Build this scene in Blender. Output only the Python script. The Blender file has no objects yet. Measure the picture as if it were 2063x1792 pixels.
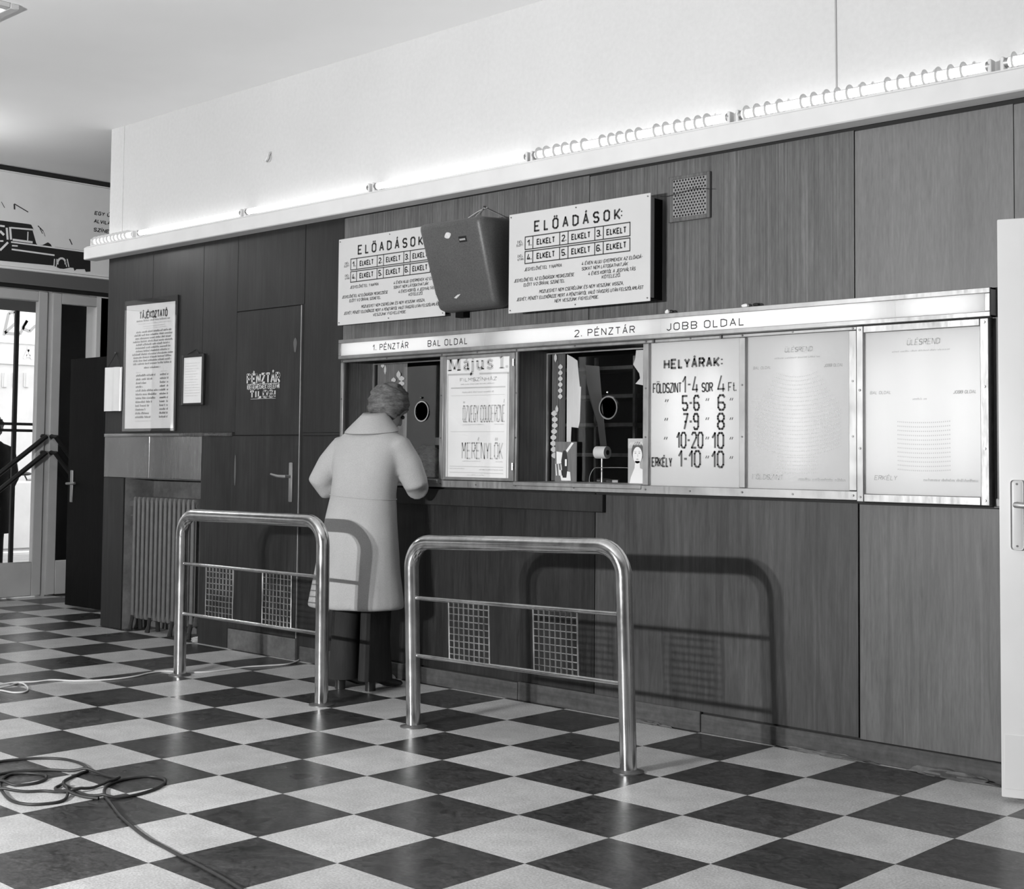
import bpy, bmesh, math, random
from mathutils import Vector, Matrix, noise as mnoise
random.seed(7)
R_ = math.radians
sc = bpy.context.scene
col = sc.collection

# ------------------------------------------------------------------ camera
F_PX, CX, CY, W_PX, H_PX = 2751.38, 1030.50, 784.74, 2063, 1792
YAW, PITCH, ROLL = R_(-43.4735), R_(2.8557), R_(0.5574)
CAM = Vector((5.6527, -5.1175, 1.2288))
_f = Vector((math.sin(YAW)*math.cos(PITCH), math.cos(YAW)*math.cos(PITCH), math.sin(PITCH)))
_r0 = Vector((math.cos(YAW), -math.sin(YAW), 0)); _u0 = _r0.cross(_f)
_r = math.cos(ROLL)*_r0 + math.sin(ROLL)*_u0
_u = -math.sin(ROLL)*_r0 + math.cos(ROLL)*_u0
cam_d = bpy.data.cameras.new('camera'); cam = bpy.data.objects.new('camera', cam_d); col.objects.link(cam)
cam.matrix_world = Matrix(((_r.x, _u.x, -_f.x, CAM.x), (_r.y, _u.y, -_f.y, CAM.y), (_r.z, _u.z, -_f.z, CAM.z), (0, 0, 0, 1)))
cam_d.sensor_fit = 'HORIZONTAL'; cam_d.sensor_width = 36; cam_d.lens = F_PX/W_PX*36
cam_d.shift_x = (W_PX/2-CX)/W_PX; cam_d.shift_y = (CY-H_PX/2)/W_PX
cam_d.clip_start = .05; cam_d.clip_end = 200
sc.camera = cam

def ray(px, py):
    return _r*((px-CX)/F_PX) - _u*((py-CY)/F_PX) + _f
def onY(px, py, Y=0.):
    d = ray(px, py); return CAM + d*((Y-CAM.y)/d.y)
def onX(px, py, X):
    d = ray(px, py); return CAM + d*((X-CAM.x)/d.x)
def onZ(px, py, Z=0.):
    d = ray(px, py); return CAM + d*((Z-CAM.z)/d.z)

# ------------------------------------------------------------------ world, lamps, exposure
world = bpy.data.worlds.new('sky'); sc.world = world; world.use_nodes = True
bg = world.node_tree.nodes['Background']; bg.inputs[0].default_value = (1, 1, 1, 1); bg.inputs[1].default_value = 3.0
sc.view_settings.view_transform = 'Standard'; sc.view_settings.look = 'None'
sc.view_settings.gamma = 1; sc.view_settings.use_curve_mapping = False; sc.view_settings.exposure = 0.0
sc.cycles.use_denoising = True
sc.cycles.max_bounces = 8; sc.cycles.diffuse_bounces = 4; sc.cycles.glossy_bounces = 4; sc.cycles.transmission_bounces = 6
sc.cycles.transparent_max_bounces = 12
sc.cycles.sample_clamp_indirect = 6

for i, lx in enumerate((1.24, 1.54)):          # the photographer's pair of floodlights
    l = bpy.data.lights.new('floodlight', 'SPOT'); l.energy = 640; l.spot_size = R_(135); l.spot_blend = .6; l.shadow_soft_size = .055
    o = bpy.data.objects.new('floodlight', l); col.objects.link(o); o.location = (lx, -6.33, 1.62)
    d = Vector((1.75, 0, 1.0)) - Vector(o.location); o.rotation_euler = d.to_track_quat('-Z', 'Y').to_euler()

# ------------------------------------------------------------------ materials
def _nt(name):
    m = bpy.data.materials.new(name); m.use_nodes = True; nt = m.node_tree
    return m, nt, nt.nodes['Principled BSDF']
def _pos(nt, scale):
    g = nt.nodes.new('ShaderNodeNewGeometry'); mp = nt.nodes.new('ShaderNodeMapping')
    mp.inputs['Scale'].default_value = scale; nt.links.new(g.outputs['Position'], mp.inputs['Vector']); return mp.outputs['Vector']
def _noise(nt, scale, detail=4, rough=.6, dist=0):
    n = nt.nodes.new('ShaderNodeTexNoise'); n.inputs['Scale'].default_value = 1; n.inputs['Detail'].default_value = detail
    n.inputs['Roughness'].default_value = rough; n.inputs['Distortion'].default_value = dist
    nt.links.new(_pos(nt, scale), n.inputs['Vector']); return n.outputs['Fac']
def _math(nt, op, a, b=None, clamp=False):
    n = nt.nodes.new('ShaderNodeMath'); n.operation = op; n.use_clamp = clamp
    for k, q in enumerate((a, b)):
        if q is None: continue
        if isinstance(q, (int, float)): n.inputs[k].default_value = q
        else: nt.links.new(q, n.inputs[k])
    return n.outputs[0]
def _range(nt, x, a, b, c, d):
    n = nt.nodes.new('ShaderNodeMapRange'); nt.links.new(x, n.inputs[0])
    for k, q in enumerate((a, b, c, d)): n.inputs[k+1].default_value = q
    return n.outputs[0]
MATS = {}
def mat(name, val, rough=.5, spec=.5, metal=0., layers=(), bump=0., bump_layer=0, coat=0., rnd=0., specks=0., speckval=.5, rough_var=0., coat_rough=.1):
    """grey procedural material; layers = [(scale xyz, amount, detail)] of noise multiplying the base value"""
    m, nt, p = _nt(name)
    v = None; outs = []
    for ly in layers:
        s, amt, det = ly[:3]
        n = _noise(nt, s, det, .6, ly[3] if len(ly) > 3 else 0); outs.append(n)
        k = _range(nt, n, .3, .7, 1-amt, 1+amt)
        v = k if v is None else _math(nt, 'MULTIPLY', v, k)
    if rnd:
        oi = nt.nodes.new('ShaderNodeObjectInfo'); k = _range(nt, oi.outputs['Random'], 0, 1, 1-rnd, 1+rnd)
        v = k if v is None else _math(nt, 'MULTIPLY', v, k)
    if v is None:
        p.inputs['Base Color'].default_value = (val, val, val, 1)
    else:
        v = _math(nt, 'MULTIPLY', v, val)
        if specks:
            n = _noise(nt, (26, 26, 16), 6, .8); k = _range(nt, n, 1-specks-.03, 1-specks+.03, 0, 1)
            mx = nt.nodes.new('ShaderNodeMix'); nt.links.new(k, mx.inputs[0]); nt.links.new(v, mx.inputs[2]); mx.inputs[3].default_value = speckval
            v = mx.outputs[0]
        cmb = nt.nodes.new('ShaderNodeCombineColor')
        for i in range(3): nt.links.new(v, cmb.inputs[i])
        nt.links.new(cmb.outputs[0], p.inputs['Base Color'])
    p.inputs['Roughness'].default_value = rough; p.inputs['Metallic'].default_value = metal
    p.inputs['Specular IOR Level'].default_value = spec
    if coat: p.inputs['Coat Weight'].default_value = coat; p.inputs['Coat Roughness'].default_value = coat_rough
    if rough_var and outs: nt.links.new(_range(nt, outs[-1], .3, .7, max(.02, rough-rough_var), rough+rough_var), p.inputs['Roughness'])
    if bump and outs:
        b = nt.nodes.new('ShaderNodeBump'); b.inputs['Strength'].default_value = bump; b.inputs['Distance'].default_value = .01
        nt.links.new(outs[bump_layer], b.inputs['Height']); nt.links.new(b.outputs[0], p.inputs['Normal'])
    MATS[name] = m; return m
def wood(name, val, fine=.25, broad=.25, stripe=0., rough=.42, coat=.12, specks=0., coat_rough=.22, spec=.3):
    L = [((34, 34, 1.7), fine, 5, 1.2), ((3.6, 3.6, 1.1), broad, 5, .8), ((110, 110, 14), .14, 3, 0)]
    if stripe: L.append(((105, 105, .3), stripe, 2, 0))
    return mat(name, val, rough, spec, 0, L, .04, 0, coat, 0, specks, .35, .06, coat_rough)
def emit(name, val, strength):
    m, nt, p = _nt(name); p.inputs['Base Color'].default_value = (val,)*3+(1,)
    p.inputs['Emission Color'].default_value = (1, 1, 1, 1); p.inputs['Emission Strength'].default_value = strength
    MATS[name] = m; return m
def glass(name, tint=1., refl=1.45):
    m = bpy.data.materials.new(name); m.use_nodes = True; nt = m.node_tree
    for n in list(nt.nodes): nt.nodes.remove(n)
    o = nt.nodes.new('ShaderNodeOutputMaterial'); mx = nt.nodes.new('ShaderNodeMixShader'); t = nt.nodes.new('ShaderNodeBsdfTransparent')
    g = nt.nodes.new('ShaderNodeBsdfGlossy'); lw = nt.nodes.new('ShaderNodeLayerWeight'); lw.inputs[0].default_value = .5
    t.inputs[0].default_value = (tint, tint, tint, 1); g.inputs['Roughness'].default_value = .02
    pw_ = _math(nt, 'POWER', lw.outputs['Facing'], 5.); fr = _math(nt, 'ADD', _math(nt, 'MULTIPLY', pw_, .92), .075); nt.links.new(fr, mx.inputs[0]); nt.links.new(t.outputs[0], mx.inputs[1]); nt.links.new(g.outputs[0], mx.inputs[2]); nt.links.new(mx.outputs[0], o.inputs[0])
    MATS[name] = m; return m
def milk(name, val=.8, trans=.6):
    """opal glass: part of the light behind it comes through"""
    m, nt, p = _nt(name); o = nt.nodes['Material Output']
    p.inputs['Base Color'].default_value = (val,)*3+(1,); p.inputs['Roughness'].default_value = .25
    t = nt.nodes.new('ShaderNodeBsdfTranslucent'); t.inputs[0].default_value = (.95, .95, .95, 1)
    mx = nt.nodes.new('ShaderNodeMixShader'); mx.inputs[0].default_value = trans
    nt.links.new(p.outputs[0], mx.inputs[1]); nt.links.new(t.outputs[0], mx.inputs[2]); nt.links.new(mx.outputs[0], o.inputs[0])
    MATS[name] = m; return m

mat('plaster', .64, .75, .2, layers=[((1.2, 1.2, 1.2), .03, 3), ((40, 40, 40), .03, 3)], bump=.03, bump_layer=1)
mat('ceiling_paint', .88, .8, .2, layers=[((.8, .8, .8), .03, 3)])
mat('far_plaster', .62, .8, .2, layers=[((2, 2, 2), .05, 3)])
mat('tile_light', .50, .34, .45, layers=[((130, 130, 130), .30, 3), ((9, 9, 9), .12, 6), ((1.6, 1.6, 1.6), .08, 3)], rnd=.08, rough_var=.07)
mat('tile_dark', .040, .30, .40, layers=[((16, 22, 16), .8, 9, 1.5), ((70, 90, 70), .6, 6), ((1.8, 1.8, 1.8), .25, 3)], rnd=.16, rough_var=.06)
mat('screed', .03, .8)
wood('wood_dark', .026, .2, .2, 0, .46, .04, 0, .22, .2)
wood('wood_stripe', .112, .2, .12, .28, .5, .15)
wood('wood_smooth', .165, .10, .10, 0, .5, .15)
wood('wood_low', .023, .32, .36, 0, .44, .06, .27, .22, .22)
wood('wood_mid', .054, .28, .26, 0, .5, .1, .26)
wood('wood_light', .105, .24, .14, 0, .5, .15)
wood('wood_gloss', .05, .3, .6, 0, .22, 1., 0, .12, .5)
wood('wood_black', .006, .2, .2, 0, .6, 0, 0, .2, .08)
mat('groove', .008, .7)
mat('base_wood', .068, .6, .3, layers=[((2, 2, 30), .3, 4), ((30, 30, 30), .2, 4)])
mat('kick', .105, .6, .3, layers=[((6, 6, 6), .3, 4), ((40, 40, 40), .15, 4)])
mat('alu', .37, .52, .5, .9, layers=[((4, 4, 4), .22, 3), ((60, 60, 12), .07, 3)], rough_var=.08)
mat('chrome', .62, .20, .5, 1., layers=[((30, 30, 4), .12, 4), ((9, 9, 9), .16, 3)], rough_var=.06)
mat('steel_dark', .22, .4, .5, .8, layers=[((20, 20, 20), .25, 3)])
mat('white_paint', .68, .4, .4, layers=[((3, 3, 3), .03, 3)])
mat('cornice_paint', .70, .5, .3, layers=[((4, 4, 4), .05, 3)])
mat('board_white', .60, .16, .5, layers=[((3, 3, 3), .03, 3)])
mat('paper', .80, .6, .3, layers=[((6, 6, 6), .04, 3)])
mat('paper_glossy', .8, .22, .5, layers=[((6, 6, 6), .04, 3)])
mat('paper_grey', .40, .6, .3, layers=[((6, 6, 6), .06, 3)])
mat('ink', .03, .5); mat('ink_mid', .09, .5); mat('ink_soft', .33, .6); mat('ink_faint', .50, .6); mat('ink_plan', .60, .7)
mat('sign_paint', .55, .6, .3, layers=[((40, 40, 40), .25, 4)])
mat('speaker_vinyl', .082, .42, .45, layers=[((160, 160, 160), .25, 3), ((4, 4, 4), .08, 3)], bump=.08)
mat('vent_sheet', .26, .6, .3, layers=[((20, 20, 4), .12, 3)])
mat('black_plastic', .012, .4)
mat('rubber_dark', .022, .5, .4, layers=[((30, 30, 30), .2, 3)])
mat('cable_white', .62, .5)
mat('iron_grey', .13, .5, .4, layers=[((18, 18, 18), .12, 4)])
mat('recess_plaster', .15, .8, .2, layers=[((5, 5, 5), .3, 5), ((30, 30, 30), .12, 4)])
mat('coat_wool', .39, .9, .15, layers=[((220, 220, 220), .10, 3), ((5, 5, 5), .05, 3)], bump=.12)
mat('trouser', .028, .85, .2, layers=[((60, 60, 6), .15, 3)])
mat('leather', .02, .35, .5)
mat('skin', .42, .5, .4)
mat('hair_brown', .10, .55, .4, layers=[((16, 16, 60), .5, 6), ((70, 70, 160), .35, 4)], bump=.6)
mat('hair_grey', .26, .55, .4, layers=[((16, 16, 60), .4, 6), ((70, 70, 160), .3, 4)], bump=.6)
mat('cloth_dark', .025, .9, .1)
mat('cloth_white', .66, .85, .2, layers=[((12, 12, 3), .06, 3)])
mat('curtain', .17, .85, .2, layers=[((50, 50, 4), .2, 3)])
mat('curtain_motif', .62, .85, .2)
mat('ring_grey', .48, .5, .4, .0)
mat('door_grey', .46, .5, .3, layers=[((4, 4, 4), .06, 3)])
mat('band_grey', .12, .6, .3)
mat('banner_white', .82, .6, .2, layers=[((3, 3, 3), .03, 3)])
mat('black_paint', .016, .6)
mat('street', .30, .9, .1, layers=[((3, 3, 3), .15, 4)])
mat('facade', .62, .9, .1, layers=[((2, 2, 2), .08, 4)])
mat('facade_dark', .2, .7, .3)
emit('tube_glow', .9, 1.9); emit('lamp_glow', .9, 4); emit('booth_glow', .9, 10)
emit('globe_glow', .9, 38); emit('box_tube', .9, 2.3); emit('marquee_tube', .9, 2.8)
glass('pane'); glass('door_glass')
milk('opal'); milk('opal_strip', .85, .75)

# ------------------------------------------------------------------ helpers
ORG = {}
class MB:
    def __init__(s): s.v = []; s.f = []
    def add(s, vs, fs):
        n = len(s.v); s.v += [Vector(q) for q in vs]; s.f += [tuple(i+n for i in f) for f in fs]; return s
    def box(s, x0, x1, y0, y1, z0, z1, M=None):
        vs = [Vector((x, y, z)) for x in (x0, x1) for y in (y0, y1) for z in (z0, z1)]
        if M is not None: vs = [M @ q for q in vs]
        return s.add(vs, [(0, 1, 3, 2), (4, 6, 7, 5), (0, 4, 5, 1), (2, 3, 7, 6), (0, 2, 6, 4), (1, 5, 7, 3)])
    def rbox(s, x0, x1, y0, y1, z0, z1, b=.004, seg=1, M=None):
        bm = bmesh.new(); bmesh.ops.create_cube(bm, size=1)
        for q in bm.verts: q.co = Vector(((x0+x1)/2+q.co.x*(x1-x0), (y0+y1)/2+q.co.y*(y1-y0), (z0+z1)/2+q.co.z*(z1-z0)))
        bmesh.ops.bevel(bm, geom=list(bm.edges), offset=b, segments=seg, profile=.5, affect='EDGES')
        bm.verts.index_update()
        s.add([(M @ q.co) if M is not None else q.co.copy() for q in bm.verts], [[q.index for q in f.verts] for f in bm.faces]); bm.free(); return s
    def quad(s, a, b, c, d): return s.add((a, b, c, d), [(0, 1, 2, 3)])
    def loft(s, rings, cap=True, closed=True):
        n = len(rings[0]); vs = [p for r in rings for p in r]; fs = []
        for i in range(len(rings)-1):
            for j in range(n if closed else n-1):
                k = (j+1) % n; fs.append((i*n+j, i*n+k, (i+1)*n+k, (i+1)*n+j))
        if cap: fs += [tuple(range(n-1, -1, -1)), tuple(range((len(rings)-1)*n, len(rings)*n))]
        return s.add(vs, fs)
    def tube(s, path, r, n=10, closed=False):
        P = [Vector(p) for p in path]; m = len(P); rs = r if isinstance(r, (list, tuple)) else [r]*m
        T = []
        for i in range(m):
            a = P[(i-1) % m] if (closed or i > 0) else P[i]; b = P[(i+1) % m] if (closed or i < m-1) else P[i]
            t = b-a; T.append(t.normalized() if t.length > 1e-9 else Vector((0, 0, 1)))
        up = Vector((0, 0, 1)) if abs(T[0].z) < .9 else Vector((1, 0, 0))
        nx = T[0].cross(up).normalized(); rings = []
        for i in range(m):
            nx = (nx - T[i]*nx.dot(T[i]))
            nx = nx.normalized() if nx.length > 1e-6 else T[i].orthogonal().normalized()
            ny = T[i].cross(nx)
            rings.append([P[i] + rs[i]*(math.cos(2*math.pi*k/n)*nx + math.sin(2*math.pi*k/n)*ny) for k in range(n)])
        if closed: return s.loft(rings+[rings[0]], cap=False)
        return s.loft(rings)
    def cyl(s, a, b, r, n=12): return s.tube([a, b], r, n)
    def ell(s, c, rx, ry, rz, nu=16, nv=10, M=None):
        c = Vector(c); vs = [(0, 0, -rz)]
        for i in range(1, nv):
            t = -math.pi/2+math.pi*i/nv
            for j in range(nu):
                p = 2*math.pi*j/nu; vs.append((rx*math.cos(t)*math.cos(p), ry*math.cos(t)*math.sin(p), rz*math.sin(t)))
        vs.append((0, 0, rz)); vs = [((M @ Vector(q)) if M is not None else Vector(q))+c for q in vs]; fs = []
        for j in range(nu):
            k = (j+1) % nu; fs.append((0, 1+k, 1+j)); fs.append((len(vs)-1, 1+(nv-2)*nu+j, 1+(nv-2)*nu+k))
            for i in range(nv-2): fs.append((1+i*nu+j, 1+i*nu+k, 1+(i+1)*nu+k, 1+(i+1)*nu+j))
        return s.add(vs, fs)
    def annulus(s, c, axis, r0, r1, t, n=20):
        c = Vector(c); ax = Vector(axis).normalized(); a = ax.orthogonal().normalized(); b = ax.cross(a); rings = []
        for (r, h) in ((r0, -t/2), (r1, -t/2), (r1, t/2), (r0, t/2), (r0, -t/2)):
            rings.append([c + ax*h + r*(math.cos(2*math.pi*k/n)*a + math.sin(2*math.pi*k/n)*b) for k in range(n)])
        return s.loft(rings, cap=False)
    def prism(s, poly, fn, t):
        """polygon (u,v) placed by fn(u,v,depth); front at depth 0, back at t"""
        n = len(poly); vs = [fn(u, v, 0) for u, v in poly]+[fn(u, v, t) for u, v in poly]
        return s.add(vs, [tuple(range(n)), tuple(range(2*n-1, n-1, -1))]+[(i, i+n, (i+1) % n+n, (i+1) % n) for i in range(n)])
def put(name, me, m, parent=None):
    o = bpy.data.objects.new(name, me); col.objects.link(o)
    if m and not me.materials: me.materials.append(MATS[m])
    if parent: o.parent = parent
    return o
def mesh(name, mb, m=None, org=(0, 0, 0), smooth=38, fixn=True):
    og = Vector(org); me = bpy.data.meshes.new(name)
    me.from_pydata([tuple(q-og) for q in mb.v], [], mb.f)
    if fixn:
        bm = bmesh.new(); bm.from_mesh(me); bmesh.ops.recalc_face_normals(bm, faces=list(bm.faces)); bm.to_mesh(me); bm.free()
    me.update()
    if smooth:
        me.polygons.foreach_set('use_smooth', [True]*len(me.polygons)); me.set_sharp_from_angle(angle=R_(smooth))
    if m: me.materials.append(MATS[m])
    return me
def build(name, mb, m, parent=None, smooth=38, fixn=True, stuff=False):
    og = ORG.get(parent.name, Vector()) if parent else Vector()
    o = put(name, mesh(name, mb, m, og, smooth, fixn), m, parent); ORG[o.name] = og
    if stuff: o['kind'] = 'stuff'
    return o
def tag(o, label, cat, group=None):
    o['label'] = label; o['category'] = cat
    if group: o['group'] = group
    return o
def thing(name, label, cat, loc=(0, 0, 0), group=None):
    o = bpy.data.objects.new(name, None); col.objects.link(o); o.location = loc; o.empty_display_size = .1
    ORG[o.name] = Vector(loc); return tag(o, label, cat, group)
def struct(o, label=None):
    o['kind'] = 'structure'
    if label: o['label'] = label
    return o
def sempty(name, loc, label=None):
    o = bpy.data.objects.new(name, None); col.objects.link(o); o.location = loc; o.empty_display_size = .1
    ORG[o.name] = Vector(loc); return struct(o, label)
def smooth_path(P, n=6, closed=False):
    P = [Vector(p) for p in P]; m = len(P); out = []
    for i in range(m if closed else m-1):
        p0 = P[(i-1) % m] if (closed or i > 0) else P[i]; p1 = P[i]; p2 = P[(i+1) % m]; p3 = P[(i+2) % m] if (closed or i+2 < m) else p2
        for k in range(n):
            t = k/n; out.append(.5*((2*p1)+(p2-p0)*t+(2*p0-5*p1+4*p2-p3)*t*t+(3*p1-p0-3*p2+p3)*t**3))
    if not closed: out.append(P[-1])
    return out

# ---- stroke lettering
GL = {'A': '00 26 40|12 32', 'B': '00 06 36 45 44 33 03|33 42 41 30 00', 'C': '45 36 16 05 01 10 30 41', 'D': '00 06 26 45 41 20 00', 'E': '40 00 06 46|03 33',
      'F': '00 06 46|03 33', 'G': '45 36 16 05 01 10 30 41 43 23', 'H': '00 06|40 46|03 43', 'I': '00 06', 'J': '36 31 20 10 01', 'K': '00 06|46 02|13 40',
      'L': '06 00 30', 'M': '00 06 23 46 40', 'N': '00 06 40 46', 'O': '10 01 05 16 36 45 41 30 10', 'P': '00 06 36 45 44 33 03', 'R': '00 06 36 45 44 33 03|23 40',
      'S': '45 36 16 05 04 13 33 42 41 30 10 01', 'T': '20 26|06 46', 'U': '06 01 10 30 41 46', 'V': '06 20 46', 'X': '00 46|06 40', 'Y': '06 23 46|23 20',
      'Z': '06 46 00 40', '0': '10 01 05 16 36 45 41 30 10', '1': '04 26 20', '2': '05 16 36 45 44 00 40', '3': '05 16 36 45 44 33 13|33 42 41 30 10 01',
      '4': '26 01 41|33 30', '5': '46 06 03 33 42 41 30 10 01', '6': '45 36 16 05 01 10 30 41 42 33 03', '7': '06 46 10|13 33', '8': '13 04 05 16 36 45 44 33 13 02 01 10 30 41 42 33',
      '9': '01 10 30 41 45 36 16 05 04 13 43', '-': '03 23', '.': '00 01', ':': '01 02|04 05', '!': '02 06|00 01', ',': '10 0-', '"': '03 15|23 35', '/': '00 46', 't': '16 11 20|04 24', '+': '04 44', '%': '04 16 13|00 46|31 42 20 40'}
ACC = {'Á': 'A', 'É': 'E', 'Í': 'I', 'Ó': 'O', 'Ú': 'U', 'Ö': 'O', 'Ő': 'O', 'Ü': 'U', 'Ű': 'U'}
GW = {'I': .6, '1': 2.3, '.': .5, ':': .5, '!': .5, ',': .8, 'J': 3, 'L': 3, '-': 2, '"': 3, 't': 2, 'M': 4.6}
def glyph(ch):
    base = ACC.get(ch, ch); s = GL.get(base)
    if s is None: return None
    out = [[(float(p[0]), -1.2 if p[1] == '-' else float(p[1])) for p in pl.split()] for pl in s.split('|')]
    w = GW.get(base, 4.); c = w/2 if base != 'I' else 0
    if ch in 'ÁÉÍÓÚ': out.append([(c-.3, 6.9), (c+.6, 8.2)])
    if ch in 'ÖÜ': out += [[(c-1.1, 7), (c-1.1, 7.7)], [(c+1.1, 7), (c+1.1, 7.7)]]
    if ch in 'ŐŰ': out += [[(c-1.1, 6.9), (c-.5, 8)], [(c+.7, 6.9), (c+1.3, 8)]]
    return out, w
def write(mb, text, u, v, h, w, wt, fn, slant=0., gap=1.7):
    """draw text from (u,v) with cap height h fitted to width w; wt stroke weight"""
    x = 0; lay = []
    for ch in text:
        if ch == ' ': x += 3.2; continue
        g = glyph(ch)
        if g is None: continue
        lay.append((x, g[0])); x += g[1]+gap
    tot = max(x-gap, .5); sx = w/tot; sy = h/6
    for x0, pls in lay:
        for pl in pls:
            pts = [(u+(x0+a)*sx+slant*b*sy, v+b*sy) for a, b in pl]
            for i in range(len(pts)-1):
                (ax, ay), (bx, by) = pts[i], pts[i+1]; L = math.hypot(bx-ax, by-ay)
                if L < 1e-7: continue
                dx, dy = (bx-ax)/L*wt/2, (by-ay)/L*wt/2
                e0 = .55 if i > 0 else .0; e1 = .55 if i < len(pts)-2 else .0
                ax -= dx*e0; ay -= dy*e0; bx += dx*e1; by += dy*e1
                mb.add([fn(ax+dy, ay-dx), fn(bx+dy, by-dx), fn(bx-dy, by+dx), fn(ax-dy, ay+dx)], [(0, 1, 2, 3)])
    return mb
def line(mb, a, b, wt, fn):
    L = math.hypot(b[0]-a[0], b[1]-a[1]); dx, dy = (b[0]-a[0])/L*wt/2, (b[1]-a[1])/L*wt/2
    return mb.add([fn(a[0]+dy, a[1]-dx), fn(b[0]+dy, b[1]-dx), fn(b[0]-dy, b[1]+dx), fn(a[0]-dy, a[1]+dx)], [(0, 1, 2, 3)])
def greek(mb, u0, u1, v, h, fn, rng, slope=0., dens=1.):
    """an illegible printed line: words of tiny ticks"""
    u = u0
    while u < u1:
        L = min(rng.uniform(2.5, 8)*h, u1-u); e = u+L
        while u < e:
            t = rng.choice((1., .62, .62, .62)); q = rng.uniform(.13, .2)*h*dens
            mb.add([fn(u, v), fn(u+q, v), fn(u+q, v+h*t), fn(u, v+h*t)], [(0, 1, 2, 3)])
            if rng.random() < .6: mb.add([fn(u, v+h*.5), fn(u+h*.42, v+h*.5), fn(u+h*.42, v+h*.62), fn(u, v+h*.62)], [(0, 1, 2, 3)])
            u += h*.42
        u += h*.5
    return mb
def letters(parent, items, m, fn, name='letter'):
    """each letter of larger lettering a piece of its own; items = (text,u,v,h,w,wt[,slant,gap])"""
    for it in items:
        text, u, v, h, w, wt = it[:6]; sl = it[6] if len(it) > 6 else 0.; gap = it[7] if len(it) > 7 else 1.7
        x = 0; lay = []
        for ch in text:
            if ch == ' ': x += 3.2; continue
            gw = glyph(ch)[1]; lay.append((ch, x, gw)); x += gw+gap
        sx = w/max(x-gap, .5)
        for ch, x0, gw in lay:
            mb = write(MB(), ch, u+x0*sx, v, h, gw*sx if gw*sx > 0 else .5*sx, wt, fn, sl)
            build(name, mb, m, parent, smooth=0, fixn=False)
def planeY(Y): return lambda u, v, d=0.: Vector((u, Y+d, v))
def planeX(X): return lambda u, v, d=0.: Vector((X-d, u, v))
# ================================================================== SETTING
ZC = 3.58
# ---- floor: 40 cm tiles, chequered
T = .4; TY0 = -1.23
floor = struct(build('floor', MB().box(-7, 8, -9, 1.7, -.12, -.016), 'screed'), 'chequered floor of dark marbled and pale speckled square tiles')
def tile_mesh(i):
    mb = MB().box(-T/2+.0006, T/2-.0006, -T/2+.0006, T/2-.0006, -.016, 0)
    return mesh('tile', mb, ('tile_light', 'tile_dark')[i], smooth=0)
TM = [tile_mesh(0), tile_mesh(1)]
def inframe(p):
    d = p-CAM; z = d.dot(_f)
    if z < .2: return False
    x = CX+F_PX*d.dot(_r)/z; y = CY-F_PX*d.dot(_u)/z
    return -40 < x < 2103 and y < 1870
rest = [MB(), MB()]; cand = []
for i in range(-14, 20):
    for j in range(-19, 7):
        x, y = (i+.5)*T, TY0+(j+.5)*T; k = (i+j) % 2
        if x > 7.9 or x < -6.0 or y > 1.5: continue
        vis = any(inframe(Vector((x+a*T/2, y+b*T/2, 0))) for a in (-1, 0, 1) for b in (-1, 0, 1)) and y-T/2 < .05+(.9 if x < -2.6 else 0)
        cand.append(((Vector((x, y, 0))-CAM).length, vis, i, j, x, y, k))
vis_t = sorted([c for c in cand if c[1]])[:300]; chosen = {(c[2], c[3]) for c in vis_t}
for c in cand:
    _, v, i, j, x, y, k = c
    if (i, j) in chosen:
        o = put('tile', TM[k], None, floor); o.location = (x, y, random.uniform(-.0004, .0))
        o.rotation_euler = (random.uniform(-.0008, .0008), random.uniform(-.0008, .0008), 0)
    else:
        rest[k].box(x-T/2+.001, x+T/2-.001, y-T/2+.001, y+T/2-.001, -.016, 0)
for k in (0, 1): build('tile', rest[k], ('tile_light', 'tile_dark')[k], floor, smooth=0, stuff=True)

# ---- main wall with openings, panelled in veneered boards
XE = -3.22
bk = MB()
for x0, x1, z0, z1 in ((XE, -2.95, 0, 2.64), (-2.95, -2.0, 1.06, 2.64), (-2.0, -.56, 0, 2.64), (-.56, 3.385, 0, 1.07), (-.56, 3.385, 1.92, 2.64),
                       (.285, .835, 1.07, 1.92), (1.675, 1.694, 1.07, 1.92), (3.385, 3.46, 0, 2.64), (3.46, 4.24, 2.14, 2.64), (4.24, 8, 0, 2.64)):
    bk.box(x0, x1, .010, .16, z0, z1)
wall = struct(build('wall_back', bk, 'groove', smooth=0), 'long ticket office wall, white plaster above wood panelling')
build('plaster_field', MB().box(XE, 8, .0, .16, 2.64, 3.75), 'plaster', wall, smooth=0)
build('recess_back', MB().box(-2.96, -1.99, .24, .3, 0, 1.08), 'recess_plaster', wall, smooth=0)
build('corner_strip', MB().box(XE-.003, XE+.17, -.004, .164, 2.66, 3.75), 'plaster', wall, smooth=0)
build('recess_side', MB().box(-2.96, -2.948, .012, .25, 0, 1.06).box(-2.002, -1.99, .012, .25, 0, 1.06).box(-2.96, -1.99, .012, .25, 1.055, 1.075), 'recess_plaster', wall, smooth=0)
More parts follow.
